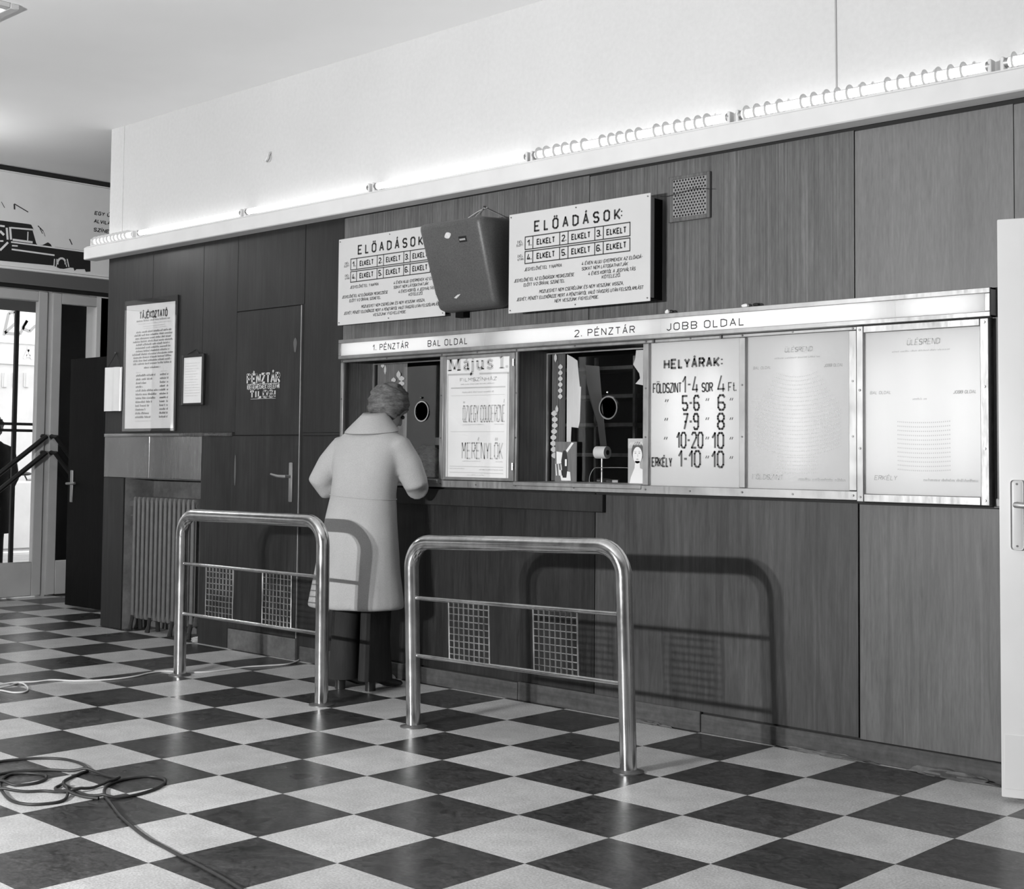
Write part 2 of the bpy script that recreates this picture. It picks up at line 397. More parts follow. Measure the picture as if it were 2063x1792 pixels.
PAN = [(-3.22, -2.632, 1.372, 2.636, 'wood_dark'), (-2.628, -2.017, 1.372, 2.636, 'wood_dark'), (-2.013, -1.632, 1.372, 2.636, 'wood_dark'), (-1.628, -.938, 2.146, 2.636, 'wood_dark'),
       (-.932, -.572, 1.366, 2.636, 'wood_dark'), (-.568, 1.318, 1.906, 2.626, 'wood_stripe'), (1.322, 2.774, 1.906, 2.62, 'wood_stripe'), (2.779, 3.46, 1.906, 2.615, 'wood_smooth'), (3.463, 4.6, 2.15, 2.612, 'wood_smooth'),
       (-3.22, -2.6306, 1.062, 1.346, 'wood_gloss'), (-2.6300, -2.003, 1.062, 1.346, 'wood_gloss'), (-3.22, -2.952, 0.0, 1.058, 'wood_dark'),
       (-1.998, -1.652, .0, 1.346, 'wood_low'), (-.928, -.572, .09, 1.346, 'wood_low'), (-.568, 1.367, .094, 1.058, 'wood_low'), (1.372, 2.788, .09, 1.052, 'wood_mid'), (2.796, 3.46, .086, 1.048, 'wood_light'),
       (3.372, 3.46, 1.052, 1.904, 'wood_light'), (-.928, -.572, .0, .088, 'base_wood')]
for x0, x1, z0, z1, m in PAN:
    build('panel', MB().rbox(x0, x1, -.000, .013, z0, z1, .0006), m, wall, smooth=0)
build('dado_rail', MB().rbox(-3.22, -1.652, -.008, .012, 1.346, 1.371, .004, 2), 'wood_gloss', wall)
build('dado_rail', MB().rbox(-.93, -.572, -.003, .012, 1.347, 1.364, .003), 'wood_dark', wall)
# plinth, with its joint
bb = sempty('baseboard_back', (0, 0, 0), 'worn wooden baseboard along the foot of the ticket wall')
for x0, x1, h in ((-.568, .872, .086), (.876, 2.002, .092), (2.006, 3.46, .082)):
    build('board', MB().rbox(x0, x1, -.013, .012, 0.0, h, .003), 'base_wood', bb, smooth=0)

# ---- the white ledge that carries the tubes
led = MB().rbox(-3.40, 5.2, -.105, .0, 2.632, 2.722, .006)
ledge = struct(build('trim_1', led, 'cornice_paint'), 'white painted ledge carrying the fluorescent tubes')
build('lip', MB().box(-3.38, 5.2, -.098, -.004, 2.722, 2.727), 'cornice_paint', ledge)
# ---- ceiling with the sloping bulkhead over the entrance
cl = MB().box(-7, 8, -9, 2, ZC+.09, ZC+.2)
ceil = struct(build('ceiling', cl, 'ceiling_paint', smooth=0), 'pale plastered ceiling')
cl = MB().add([(-3.3, 1.75, ZC), (8, 1.75, ZC), (8, -9, ZC), (-3.3, -9, ZC), (-5.36, -9, 3.655), (-5.36, 1.75, 3.655)], [(0, 1, 2, 3), (0, 3, 4, 5)])
build('plaster_field', cl, 'ceiling_paint', ceil, smooth=0, fixn=False)
# ---- the rest of the hall, out of view
struct(build('wall_right', MB().box(7.6, 7.8, -9, 1.7, 0, 3.7), 'far_plaster', smooth=0), 'plain wall of the hall')
struct(build('wall_front', MB().box(-5.6, 7.8, -9.0, -8.8, 0, 3.7), 'far_plaster', smooth=0), 'plain wall opposite the ticket windows')
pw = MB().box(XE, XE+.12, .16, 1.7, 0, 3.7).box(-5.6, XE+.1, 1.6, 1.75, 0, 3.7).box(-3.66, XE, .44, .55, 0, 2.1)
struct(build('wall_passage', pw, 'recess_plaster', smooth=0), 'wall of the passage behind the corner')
# ---- ticket booth shell
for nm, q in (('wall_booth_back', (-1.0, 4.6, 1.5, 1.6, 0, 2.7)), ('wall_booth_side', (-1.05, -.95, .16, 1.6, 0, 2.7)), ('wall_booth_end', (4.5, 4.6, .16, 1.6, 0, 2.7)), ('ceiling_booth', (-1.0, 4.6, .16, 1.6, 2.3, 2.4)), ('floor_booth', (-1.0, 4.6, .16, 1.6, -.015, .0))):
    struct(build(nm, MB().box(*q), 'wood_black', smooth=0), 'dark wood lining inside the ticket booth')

# ---- far entrance wall at the street end, glazed doors and the film banner above
XF = -5.35
fw = MB()
fw.box(XF-.18, XF, -9, 1.7, 2.64, 3.8)
for y0, y1 in ((1.12, 1.7), (-9, -7.6), (-6.1, -5.0), (-3.5, -2.6)): fw.box(XF-.18, XF, y0, y1, 0, 2.64)
farw = struct(build('wall_left', fw, 'far_plaster', smooth=0), 'street end wall above the glazed entrance doors')
build('grey_band', MB().box(XF, XF+.03, -9, 1.7, 2.66, 2.775), 'band_grey', farw, smooth=0)
build('shadow_gap', MB().box(XF, XF+.012, -9, 1.7, 2.625, 2.66), 'groove', farw, smooth=0)
def leaf(name, y0, y1, label, rail=1, gm='door_glass', far=False):
    """one glazed entrance leaf between y0 and y1"""
    r = sempty(name, (XF-.03, (y0+y1)/2, 0), label)
    z0, z1 = .30, 2.53; fr = .085
    build('stile', MB().rbox(XF-.06, XF, y0, y0+fr, 0.01, 2.62, .006), 'door_grey', r)
    build('stile', MB().rbox(XF-.06, XF, y1-fr, y1, 0.01, 2.62, .006), 'door_grey', r)
    build('top_rail', MB().rbox(XF-.055, XF-.003, y0+fr, y1-fr, z1, 2.62, .005), 'door_grey', r)
    build('kick_panel', MB().rbox(XF-.055, XF-.003, y0+fr, y1-fr, 0.01, z0, .006), 'door_grey', r)
    build('glass_pane', MB().box(XF-.036, XF-.030, y0+fr, y1-fr, z0, z1), gm, r, smooth=0)
    if rail and not far:
        ya, yb = (y1-.02, y0+.02) if rail > 0 else (y0+.02, y1-.02)
        for dz in (0, -.14):
            build('push_rail', MB().tube([(XF-.002, ya, 1.37+dz), (XF+.07, ya, 1.37+dz), (XF+.07, yb, .77+dz), (XF-.002, yb, .77+dz)], .022, 8), 'black_plastic', r)
    return r
leaf('door_4', -.16, .655, 'glazed entrance door showing the bright street through its pane', 1)
leaf('door_5', .70, 1.24, 'narrow glazed entrance leaf before the dark vestibule', -1)
k = 6
for y0 in (-1.02, -1.85, -2.6+.0001, -4.25, -5.0, -6.85, -7.6):
    leaf('door_%d' % k, y0, y0+.80 if y0 > -2 else y0+.74, 'glazed entrance door farther along the street end', far=True); k += 1
build('mullion', MB().box(XF-.1, XF-.02, .655, .70, 0, 2.63).box(XF-.1, XF-.02, -.22, -.16, 0, 2.63), 'door_grey', farw, smooth=0)
# vestibule: dark end wall and the outer glazed screen of thin bars
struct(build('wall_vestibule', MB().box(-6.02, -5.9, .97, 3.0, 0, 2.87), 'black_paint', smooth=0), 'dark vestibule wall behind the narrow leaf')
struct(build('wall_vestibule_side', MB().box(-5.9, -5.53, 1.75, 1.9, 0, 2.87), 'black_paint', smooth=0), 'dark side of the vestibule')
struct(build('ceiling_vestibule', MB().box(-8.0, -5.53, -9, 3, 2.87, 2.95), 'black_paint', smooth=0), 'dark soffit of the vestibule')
osr = thing('outer_screen', 'outer street screen of thin dark metal bars', 'screen', (-5.9, .5, 0))
pa, pb = onX(35, 622, -5.9), onX(22, 1092, -5.9)
ym = (pa.y+pb.y)/2
build('bar', MB().box(-5.915, -5.885, ym-.017, ym+.017, 0, 2.85), 'black_paint', osr, smooth=0)
for yy in (-.55, .94): build('bar', MB().box(-5.915, -5.885, yy-.02, yy+.02, 0, 2.85), 'black_paint', osr, smooth=0)
for py in (855, 868):
    zz = onX(50, py, -5.9).z; build('crossbar', MB().box(-5.91, -5.89, -.55, .94, zz-.012, zz+.012), 'black_paint', osr, smooth=0)
zt = onX(40, 618, -5.9).z
build('header', MB().box(-5.93, -5.87, -.6, 1.0, zt-.04, 2.85), 'facade_dark', osr, smooth=0)

# film banner with the black car
bn = thing('film_banner', 'long white film banner with a painted black car above the entrance doors', 'banner', (XF, .5, 2.78))
build('board', MB().box(XF, XF+.02, -3.4, 1.6, 2.80, 3.60), 'banner_white', bn, smooth=0)
build('top_moulding', MB().rbox(XF, XF+.04, -3.4, 1.6, 3.615, 3.65, .004), 'black_paint', bn)
build('top_bead', MB().rbox(XF, XF+.032, -3.4, 1.6, 3.597, 3.613, .004), 'banner_white', bn)
build('bottom_bead', MB().rbox(XF, XF+.035, -3.4, 1.6, 2.775, 2.803, .006), 'banner_white', bn)
XB = XF+.0215; fB = planeX(XB); fB2 = planeX(XB+.001)
def cpx(*pts):
    o = []
    for a, b in pts:
        q = onX(a/7.467, 380+b/7.467, XB); o.append((q.y, q.z))
    return o
def poly(mb, pts, fn): return mb.add([fn(u, v) for u, v in pts], [tuple(range(len(pts)))])
car = MB()
q0 = cpx((0, 480), (430, 535), (470, 545), (500, 600), (560, 850), (640, 850), (720, 810), (760, 835), (790, 890), (830, 878), (1260, 935), (1340, 1000), (1360, 1060), (1360, 1250), (1290, 1255), (1275, 1215), (1150, 1215), (1120, 1240), (1105, 1195), (1050, 1190), (960, 1210), (900, 1205), (800, 1160), (0, 1085))
yl = -1.35
q0 = [(yl+.62, q0[0][1]-.02)]+q0+[(yl+.2, q0[-1][1]+.03), (yl, q0[-1][1]+.12), (yl+.05, q0[-1][1]+.24), (yl+.45, q0[-1][1]+.27)]
poly(car, q0, fB); build('car_silhouette', car, 'black_paint', bn, smooth=0, fixn=False)
ct = MB()
for a, b, wd in (((165, 590), (500, 620), 26), ((190, 770), (490, 810), 34), ((165, 805), (1265, 950), 24), ((175, 915), (820, 1005), 26), ((150, 580), (165, 770), 34), ((100, 590), (115, 770), 34), ((500, 620), (560, 830), 30),
                 ((420, 650), (415, 790), 18), ((0, 560), (70, 570), 30), ((0, 640), (60, 700), 40), ((0, 790), (50, 790), 24), ((120, 810), (0, 930), 34), ((180, 860), (265, 865), 22), ((820, 1060), (810, 1180), 18), ((855, 1060), (845, 1190), 14), ((1010, 1060), (1035, 1180), 18), ((985, 1080), (1000, 1180), 14)):
    p = cpx(a, b); line(ct, p[0], p[1], wd/7.467/250, fB2)
ann = cpx(*[(925+62*math.cos(t), 1130+80*math.sin(t)) for t in [math.pi*(.95+1.1*i/10) for i in range(11)]])
for i in range(10): line(ct, ann[i], ann[i+1], .018, fB2)
build('car_highlight', ct, 'banner_white', bn, smooth=0, fixn=False, stuff=True)
mk = MB()
for a, b, wd in (((215, 230), (425, 355), 16), ((215, 235), (220, 315), 26), ((1045, 760), (1085, 845), 18), ((20, 200), (70, 290), 10), ((570, 560), (650, 640), 16), ((600, 600), (640, 680), 12), ((650, 640), (680, 720), 8)):
    p = cpx(a, b); line(mk, p[0], p[1], wd/7.467/250, fB)
build('brush_mark', mk, 'ink', bn, smooth=0, fixn=False, stuff=True)
tx = MB()
for s, a, b in (('EGY Ú', (1425, 390), (1650, 415)), ('ALVILÁ', (1415, 510), (1655, 540)), ('SZÍNES', (1410, 640), (1690, 672))):
    p = cpx(a, b); letters(bn, [(s, p[0][0], p[0][1], .028, p[1][0]-p[0][0], .007, .2)], 'ink', fB)

# ---- doors
# ticket office door, flush with the panelling
d1 = sempty('door_1', (-1.3, 0, 0), 'flush dark wood ticket office door with painted no-entry lettering')
build('door_leaf', MB().rbox(-1.624, -.962, -.004, .03, 1.353, 2.140, .002), 'wood_dark', d1, smooth=0)
build('door_leaf', MB().rbox(-1.648, -.962, -.004, .03, .130, 1.347, .002), 'wood_low', d1, smooth=0)
build('edge_strip', MB().rbox(-.962, -.956, -.006, .02, .13, 2.142, .001), 'alu', d1, smooth=0)
build('gap', MB().box(-.956, -.930, .004, .03, .0, 2.15), 'groove', d1, smooth=0)
build('kick_board', MB().rbox(-1.652, -.962, -.010, .03, 0, .127, .003), 'kick', d1, smooth=0)
hp = build('handle_plate', MB().rbox(-1.046, -1.012, -.014, -.003, .945, 1.185, .005, 2), 'alu', d1)
build('lever', MB().tube([(-1.029, -.012, 1.10), (-1.029, -.055, 1.10), (-1.05, -.06, 1.10), (-1.10, -.06, 1.102), (-1.165, -.056, 1.112)], [.010, .010, .010, .009, .007], 10), 'alu', hp)
lt = MB(); fY = planeY(-.0055)
letters(d1, [('PÉNZTÁR', -1.499, 1.680, .055, .335, .014), ('IDEGENEKNEK BELÉPNI', -1.496, 1.642, .026, .331, .006), ('TILOS!', -1.465, 1.590, .038, .262, .013, 0, 2.2)], 'sign_paint', fY)
line(lt, (-1.499, 1.673), (-1.165, 1.673), .003, fY); line(lt, (-1.46, 1.580), (-1.2, 1.580), .002, fY)
build('rule', lt, 'sign_paint', d1, smooth=0, fixn=False, stuff=True)
mk = MB()
poly(mk, [(-1.014+.016*math.cos(t)*(1+.2*math.sin(3*t)), 1.90+.045*math.sin(t)) for t in [i*math.pi/8 for i in range(16)]], fY)
poly(mk, [(-1.612+.010*math.cos(t), 1.13+.10*math.sin(t)) for t in [i*math.pi/8 for i in range(16)]], fY)
build('scuff', mk, 'ink_mid', d1, smooth=0, fixn=False)
# white door standing ajar by the end of the wall
hx, hy = 4.215, .01; lx, ly = 3.492, -.215
ang = math.atan2(ly-hy, lx-hx); L = math.hypot(lx-hx, ly-hy)
M2 = Matrix.Translation((hx, hy, 0)) @ Matrix.Rotation(ang, 4, 'Z')      # local +x runs from hinge to latch edge, local +y faces the hall
d2 = sempty('door_2', (hx, hy, 0), 'white painted door standing ajar beside the seating plans')
build('door_leaf', MB().rbox(0.01, L, -.002, .040, .018, 2.125, .005, 2, M2), 'white_paint', d2)
build('kick_plate', MB().rbox(0.03, L-.012, .040, .0425, .05, .245, .001, 1, M2), 'white_paint', d2)
pl = build('handle_plate', MB().rbox(L-.085, L-.040, .040, .049, .91, 1.165, .012, 3, M2), 'white_paint', d2)
build('lever', MB().tube([M2 @ Vector(q) for q in ((L-.062, .045, 1.075), (L-.062, .085, 1.075), (L-.085, .098, 1.074), (L-.13, .098, 1.072), (L-.19, .092, 1.068))], [.011, .011, .011, .010, .008], 12), 'alu', pl)
for zz in (.925, 1.15): build('screw', MB().cyl(M2 @ Vector((L-.062, .045, zz)), M2 @ Vector((L-.062, .0505, zz)), .004, 8), 'steel_dark', pl)
build('latch', MB().rbox(L-.002, L+.012, .010, .028, 1.065, 1.095, .003, 1, M2), 'alu', d2)
struct(build('trim_2', MB().box(3.46, 3.50, .0, .15, 0, 2.14).box(4.20, 4.24, .0, .15, 0, 2.14).box(3.46, 4.24, .0, .15, 2.10, 2.14), 'wood_light', smooth=0), 'frame of the white door')
# dark leaf standing open in the passage
d3 = sempty('door_3', (-4.0, .45, 0), 'near-black door leaf standing open in the passage')
M3 = Matrix.Translation((-4.534, .436, 0)) @ Matrix.Rotation(math.atan2(.03, .9), 4, 'Z')
build('door_leaf', MB().rbox(0, .90, 0, .042, .012, 1.99, .004, 1, M3), 'wood_black', d3)
pl = build('handle_plate', MB().rbox(.045, .085, -.008, .002, .835, 1.092, .004, 1, M3), 'alu', d3)
build('lever', MB().tube([M3 @ Vector(q) for q in ((.065, 0, .985), (.065, -.05, .985), (.09, -.055, .985), (.19, -.05, .99))], .010, 8), 'alu', pl)
# ================================================================== THINGS ON THE WALL
# ---- fluorescent tubes on the ledge
TB = [(-3.36, -2.80), (-2.745, -1.515), (-1.475, -.275), (-.235, .955), (.99, 2.19), (2.235, 3.40), (3.45, 4.65)]
LBT = ['short fluorescent tube at the corner end of the ledge', 'bare fluorescent tube above the framed notices', 'bare fluorescent tube above the ticket office door', 'bare fluorescent tube above the first showtimes board',
       'ringed fluorescent tube above the round-holed vent', 'ringed fluorescent tube above the seating plans', 'fluorescent tube above the white door']
YT, ZT, RT = -.052, 2.765, .0185
for i, (x0, x1) in enumerate(TB):
    t = thing('fluorescent_tube', LBT[i], 'lamp', ((x0+x1)/2, YT, 2.727), 'fluorescent tubes on the ledge')
    build('glass_tube', MB().cyl((x0+.02, YT, ZT), (x1-.02, YT, ZT), RT, 16), 'tube_glow', t)
    for xx, s in ((x0, 1), (x1, -1)):
        build('end_cap', MB().cyl((xx+.02*s, YT, ZT), (xx+.002*s, YT, ZT), RT*1.02, 14), 'alu', t)
        build('lamp_holder', MB().rbox(xx-.010, xx+.006, YT-.018, YT+.018, 2.727, ZT+.022, .003), 'cornice_paint', t)
    if i in (0, 4, 5, 6):
        n = {0: 10, 4: 17, 5: 17, 6: 17}[i]; gap = {4: (5, 10), 5: (3, 9), 6: (5, 11), 0: ()}[i]
        x = x0+.04; step = (x1-x0-.06)/(n+len(gap)*.9)
        for k in range(n):
            build('ring', MB().annulus((x, YT, ZT), (1, .04*random.uniform(-1, 1), .05*random.uniform(-1, 1)), RT+.0035, .037, .0025, 24), 'ring_grey', t)
            x += step*(random.uniform(.85, 1.12)+(.9 if k in gap else 0))
        build('ring_wire', MB().cyl((x0+.03, YT-.030, ZT+.012), (x1-.03, YT-.030, ZT+.012), .0012, 5), 'ring_grey', t)

# ---- the backlit strip over the windows
ms = thing('ticket_strip_sign', 'long backlit strip sign naming the two ticket windows', 'sign', (1.4, 0, 1.79))
X0, X1, ZA, ZB, YM = -.545, 3.385, 1.790, 1.903, -.048
build('casing', MB().box(X0, X1, .06, .07, ZA, ZB).box(X0, X1, YM+.004, .07, ZA, ZA+.006).box(X0, X1, YM+.004, .07, ZB-.006, ZB).box(X0, X0+.006, YM+.004, .07, ZA, ZB).box(X1-.006, X1, YM+.004, .07, ZA, ZB), 'white_paint', ms, smooth=0)
for z0, z1 in ((ZA, ZA+.020), (ZB-.022, ZB)): build('frame_rail', MB().rbox(X0, X1, YM-.004, YM+.006, z0, z1, .002), 'alu', ms)
for x0, x1 in ((X0, X0+.022), (X1-.022, X1)): build('frame_end', MB().rbox(x0, x1, YM-.004, YM+.006, ZA+.02, ZB-.022, .002), 'alu', ms)
for x0, x1 in ((X0+.02, .645), (.647, 1.80), (1.802, 2.985), (2.987, X1-.02)):
    build('opal_panel', MB().box(x0, x1, YM, YM+.003, ZA+.015, ZB-.015), 'opal_strip', ms, smooth=0)
for x0, x1 in ((-.5, .62), (.72, 1.74), (1.86, 2.92), (3.02, 3.33)): build('lamp_tube', MB().cyl((x0, .02, 1.846), (x1, .02, 1.846), .013, 10), 'marquee_tube', ms)
lt = MB(); fM = planeY(YM-.0012)
for s, x, w in (('1. PÉNZTÁR', -.240, .296), ('BAL OLDAL', .217, .303), ('2. PÉNZTÁR', 1.272, .373), ('JOBB OLDAL', 1.835, .422)): letters(ms, [(s, x, 1.828-(.004 if x > 1 else 0), .031, w, .0048, 0, 2.4)], 'ink', fM)

# ---- metal framing of the window band
fr = thing('window_band_frame', 'worn metal framing around ticket windows, poster case and price board', 'frame', (1.1, 0, 1.06))
for z0, z1 in ((1.772, 1.788), (1.064, 1.104)): build('frame_rail', MB().rbox(-.555, 2.798, -.022, -.0065, z0, z1, .003), 'alu', fr)
for x0, x1 in ((-.555, -.530), (.286, .316), (.848, .864), (1.676, 1.712), (2.216, 2.250), (2.760, 2.798)): build('frame_post', MB().rbox(x0, x1, -.024, -.0065, 1.104, 1.772, .003), 'alu', fr)
sc_ = MB()
for x in (-.542, .301, .856, 1.694, 2.233, 2.779):
    for z in (1.085, 1.33, 1.56, 1.780): sc_.cyl((x, -.021, z), (x, -.027, z), .0045, 8)
for x in (-.15, .57, 1.25, 1.95, 2.49):
    for z in (1.083, 1.782): sc_.cyl((x, -.02, z), (x, -.025, z), .0045, 8)
build('screw', sc_, 'steel_dark', fr, stuff=True)

# ---- ticket windows
def pane_hole(mb, x0, x1, z0, z1, cx, cz, r, Y, t, slot=None):
    """sheet with a round hole; quads from circle to rectangle"""
    n = 32; poly = [(cx+r*math.cos(2*math.pi*i/n), cz+r*math.sin(2*math.pi*i/n)) for i in range(n)]
    def edge(a):
        dx, dz = math.cos(a), math.sin(a); k = 1e9
        if dx > 1e-9: k = min(k, (x1-cx)/dx)
        if dx < -1e-9: k = min(k, (x0-cx)/dx)
        if dz > 1e-9: k = min(k, (z1-cz)/dz)
        if dz < -1e-9: k = min(k, (z0-cz)/dz)
        return (cx+dx*k, cz+dz*k)
    out = []; A = sorted([2*math.pi*i/n for i in range(n)]+[math.atan2(b-cz, a-cx) % (2*math.pi) for a in (x0, x1) for b in (z0, z1)])
    for i, a in enumerate(A):
        b = A[(i+1) % len(A)]
        if abs((b-a) % (2*math.pi)) < 1e-6: continue
        p, q = (cx+r*math.cos(a), cz+r*math.sin(a)), (cx+r*math.cos(b), cz+r*math.sin(b)); e, g = edge(a), edge(b)
        mb.add([(p[0], Y, p[1]), (e[0], Y, e[1]), (g[0], Y, g[1]), (q[0], Y, q[1])], [(0, 1, 2, 3)])
    return mb
def ticket_window(name, label, x0, x1, hole, slot):
    r = sempty(name, ((x0+x1)/2, 0, 1.1), label); YP = .22
    build('reveal', MB().box(x0-.02, x0, .012, YP+.03, 1.09, 1.80), 'wood_stripe', r, smooth=0)
    build('reveal', MB().box(x1, x1+.012, .012, YP+.03, 1.09, 1.80), 'wood_low', r, smooth=0)
    build('reveal', MB().box(x0-.02, x1+.012, .012, YP+.03, 1.786, 1.80), 'wood_black', r, smooth=0)
    build('sill', MB().rbox(x0-.01, x1+.01, -.026, YP+.10, 1.084, 1.106, .003), 'alu', r)
    build('glass_pane', pane_hole(MB(), x0, x1, 1.106, 1.786, hole[0], hole[1], .056, YP, 0), 'pane', r, smooth=0, fixn=False)
    build('hole_rim', MB().annulus((hole[0], YP, hole[1]), (0, 1, 0), .053, .060, .012, 32), 'chrome', r)
    build('stud', MB().ell((hole[0]-.004, YP-.006, hole[1]+.078), .007, .007, .007, 8, 6), 'chrome', r)
    build('pane_edge', MB().box(x0+.001, x0+.008, YP-.006, YP+.006, 1.106, 1.786), 'alu', r, smooth=0)
    build('pane_edge', MB().box(x0, x1, YP-.004, YP+.006, 1.772, 1.781), 'alu', r, smooth=0)
    if slot:
        a, b = slot
        build('pay_slot', MB().tube(smooth_path([(a, YP, 1.106), (a+.004, YP, 1.14), (a+.03, YP, 1.176), (a+.07, YP, 1.181), (b-.05, YP, 1.181), (b-.01, YP, 1.16), (b, YP, 1.106)], 5), .0022, 6), 'chrome', r)
    return r
ticket_window('window_1', 'ticket window the customer leans to', -.545, .268, (-.113, 1.488), None)
ticket_window('window_2', 'ticket window with magazine pages leaning behind its glass', .850, 1.660, (1.270, 1.484), (1.145, 1.46))

# ---- poster case between the windows
pc = thing('poster_case', 'glazed metal poster case holding the weekly film programme', 'poster case', (.57, 0, 1.09))
build('poster_sheet', MB().box(.334, .812, -.0195, -.014, 1.115, 1.760), 'paper', pc, smooth=0)
build('back_board', MB().box(.318, .846, -.013, .009, 1.106, 1.770), 'paper_grey', pc, smooth=0)
for x0, x1, z0, z1 in ((.318, .338, 1.106, 1.770), (.806, .846, 1.106, 1.770)): build('case_stile', MB().rbox(x0, x1, -.0255, -.012, z0, z1, .002), 'alu', pc)
for z0, z1 in ((1.106, 1.122), (1.752, 1.770)): build('case_rail', MB().rbox(.338, .806, -.0255, -.012, z0, z1, .002), 'alu', pc)
for z in (1.165, 1.70): build('hinge', MB().cyl((.842, -.030, z), (.842, -.030, z+.035), .006, 8), 'chrome', pc)
build('glass_pane', MB().box(.338, .806, -.0235, -.0220, 1.122, 1.752), 'pane', pc, smooth=0)
fP = planeY(-.0202); lt = MB()
def stroke(mb, pts, wt, fn, ox, oz, s):
    for a, b in zip(pts, pts[1:]): line(mb, (ox+a[0]*s, oz+a[1]*s), (ox+b[0]*s, oz+b[1]*s), wt, fn)
OX, OZ, SS = .350, 1.690, .0108      # heavy slab-serif masthead, 6 units cap height
for pts, wt in (([(1, 0), (1, 5.6)], .017), ([(1.2, 5.6), (4, .6), (6.6, 5.6)], .013), ([(6.8, 0), (6.8, 5.6)], .017), ([(-.3, .25), (2.3, .25)], .006), ([(5.4, .25), (8.2, .25)], .006), ([(-.3, 5.4), (1.6, 5.4)], .006), ([(6.2, 5.4), (8.2, 5.4)], .006),
                ([(10, 3.2), (10.6, 3.9), (12, 3.9), (12.7, 3.2), (12.7, .3), (13.6, .3)], .011), ([(12.7, 2.3), (10.8, 2.1), (10, 1.2), (10.6, .3), (12, .3), (12.7, .9)], .011), ([(11.2, 4.8), (12.6, 5.9)], .011),
                ([(15.6, 4), (15.6, -1), (15, -1.9), (14, -1.9)], .014), ([(14.8, 3.85), (16, 3.85)], .006), ([(15, 5.3), (16.2, 5.3)], .014), ([(18.6, 4), (18.6, 1), (19.2, .3), (20.6, .3), (21.6, 1)], .013), ([(17.8, 3.85), (19, 3.85)], .006), ([(21.8, 4), (21.8, 0)], .014), ([(20.9, 3.85), (22, 3.85)], .006), ([(21.8, .25), (22.8, .25)], .006),
                ([(28, 3.3), (27, 3.9), (25.4, 3.9), (24.8, 3), (25.4, 2.3), (27.6, 1.8), (28.1, 1), (27.4, .3), (25.6, .3), (24.6, .9)], .011), ([(33.6, 0), (33.6, 5.9), (32, 5)], .016), ([(32, .25), (35.2, .25)], .006), ([(36.6, .2), (36.6, 1.2)], .013)):
    stroke(lt, pts, wt*(1.35 if wt > .009 else 1.15), fP, OX, OZ, SS*1.10)
line(lt, (.343, 1.670), (.532, 1.668), .010, fP); line(lt, (.585, 1.668), (.800, 1.666), .010, fP)
line(lt, (.346, 1.665), (.350, 1.118), .008, fP); line(lt, (.795, 1.665), (.790, 1.118), .008, fP)
write(lt, 'FILMSZÍNHÁZ', .441, 1.631, .016, .270, .0042, fP)
line(lt, (.372, 1.597), (.776, 1.594), .007, fP); line(lt, (.373, 1.556), (.773, 1.554), .002, fP); line(lt, (.374, 1.363), (.771, 1.361), .002, fP); line(lt, (.368, 1.179), (.767, 1.177), .0028, fP); line(lt, (.368, 1.147), (.767, 1.144), .0028, fP)
write(lt, 'ÖZVEGY', .466, 1.415, .085, .115, .0058, fP); write(lt, 'COUDERCNÉ', .598, 1.414, .085, .176, .0058, fP)
write(lt, 'MERÉNYLŐK', .463, 1.221, .082, .298, .0078, fP)
build('lettering', lt, 'ink_faint', pc, smooth=0, fixn=False, stuff=True)
rg = random.Random(3); gt = MB()
for a, b, v, h in ((.445, .70, 1.612, .007), (.46, .69, 1.568, .010), (.465, .62, 1.398, .005), (.70, .77, 1.398, .005), (.465, .6, 1.205, .005), (.71, .765, 1.203, .005), (.37, .48, 1.165, .005), (.59, .765, 1.16, .007), (.5, .63, 1.132, .004)): greek(gt, a, b, v, h, fP, rg)
build('small_print', gt, 'ink_faint', pc, smooth=0, fixn=False, stuff=True)

# ---- light boxes: price board and two seating plans
def lightbox(t, x0, x1, z0, z1, Y, tubes, tr=.013, panel='opal'):
    c = MB().box(x0, x1, .085, .095, z0, z1)
    c.box(x0, x0+.004, Y+.004, .095, z0, z1).box(x1-.004, x1, Y+.004, .095, z0, z1).box(x0, x1, Y+.004, .095, z0, z0+.004).box(x0, x1, Y+.004, .095, z1-.004, z1)
    build('casing', c, 'white_paint', t, smooth=0)
    build('opal_panel', MB().box(x0+.002, x1-.002, Y, Y+.003, z0+.002, z1-.002), panel, t, smooth=0)
    for (x, a, b) in tubes: build('lamp_tube', MB().cyl((x, .055, a), (x, .055, b), tr, 10), 'box_tube', t)
pb = thing('price_board', 'backlit price board headed HELYÁRAK with seat rows and prices', 'sign', (1.95, 0, 1.1))
lightbox(pb, 1.698, 2.228, 1.090, 1.780, -.006, [(1.86, 1.25, 1.65), (2.06, 1.25, 1.65)], .016)
fH = planeY(-.0075); NW = .0098; items = []
items.append(('HELYÁRAK:', 1.791, 1.651, .038, .325, .0105, 0, 2.3))
items.append(('FÖLDSZINT', 1.726, 1.538, .042, .162, .0066, 0, 1.3)); items.append(('1-4', 1.896, 1.535, .073, .086, .0078)); items.append(('SOR', 2.005, 1.537, .038, .057, .0064)); items.append(('4', 2.092, 1.534, .073, .038, .0078)); items.append(('Ft.', 2.149, 1.535, .038, .042, .0055))
items.append(('5-6', 1.896, 1.454, .065, .092, NW)); items.append(('6', 2.094, 1.452, .066, .035, NW))
items.append(('7-9', 1.900, 1.366, .070, .084, NW)); items.append(('8', 2.092, 1.366, .069, .033, NW))
items.append(('10-20', 1.864, 1.281, .069, .145, .0092)); items.append(('10', 2.062, 1.280, .068, .060, NW))
items.append(('1-10', 1.875, 1.194, .072, .120, .0095)); items.append(('10', 2.060, 1.194, .070, .062, NW)); items.append(('ERKÉLY', 1.721, 1.194, .039, .114, .0076))
for z in (1.476, 1.389, 1.301):
    items.append(('"', 1.796-(1.476-z)*.03, z, .036, .018, .0052))
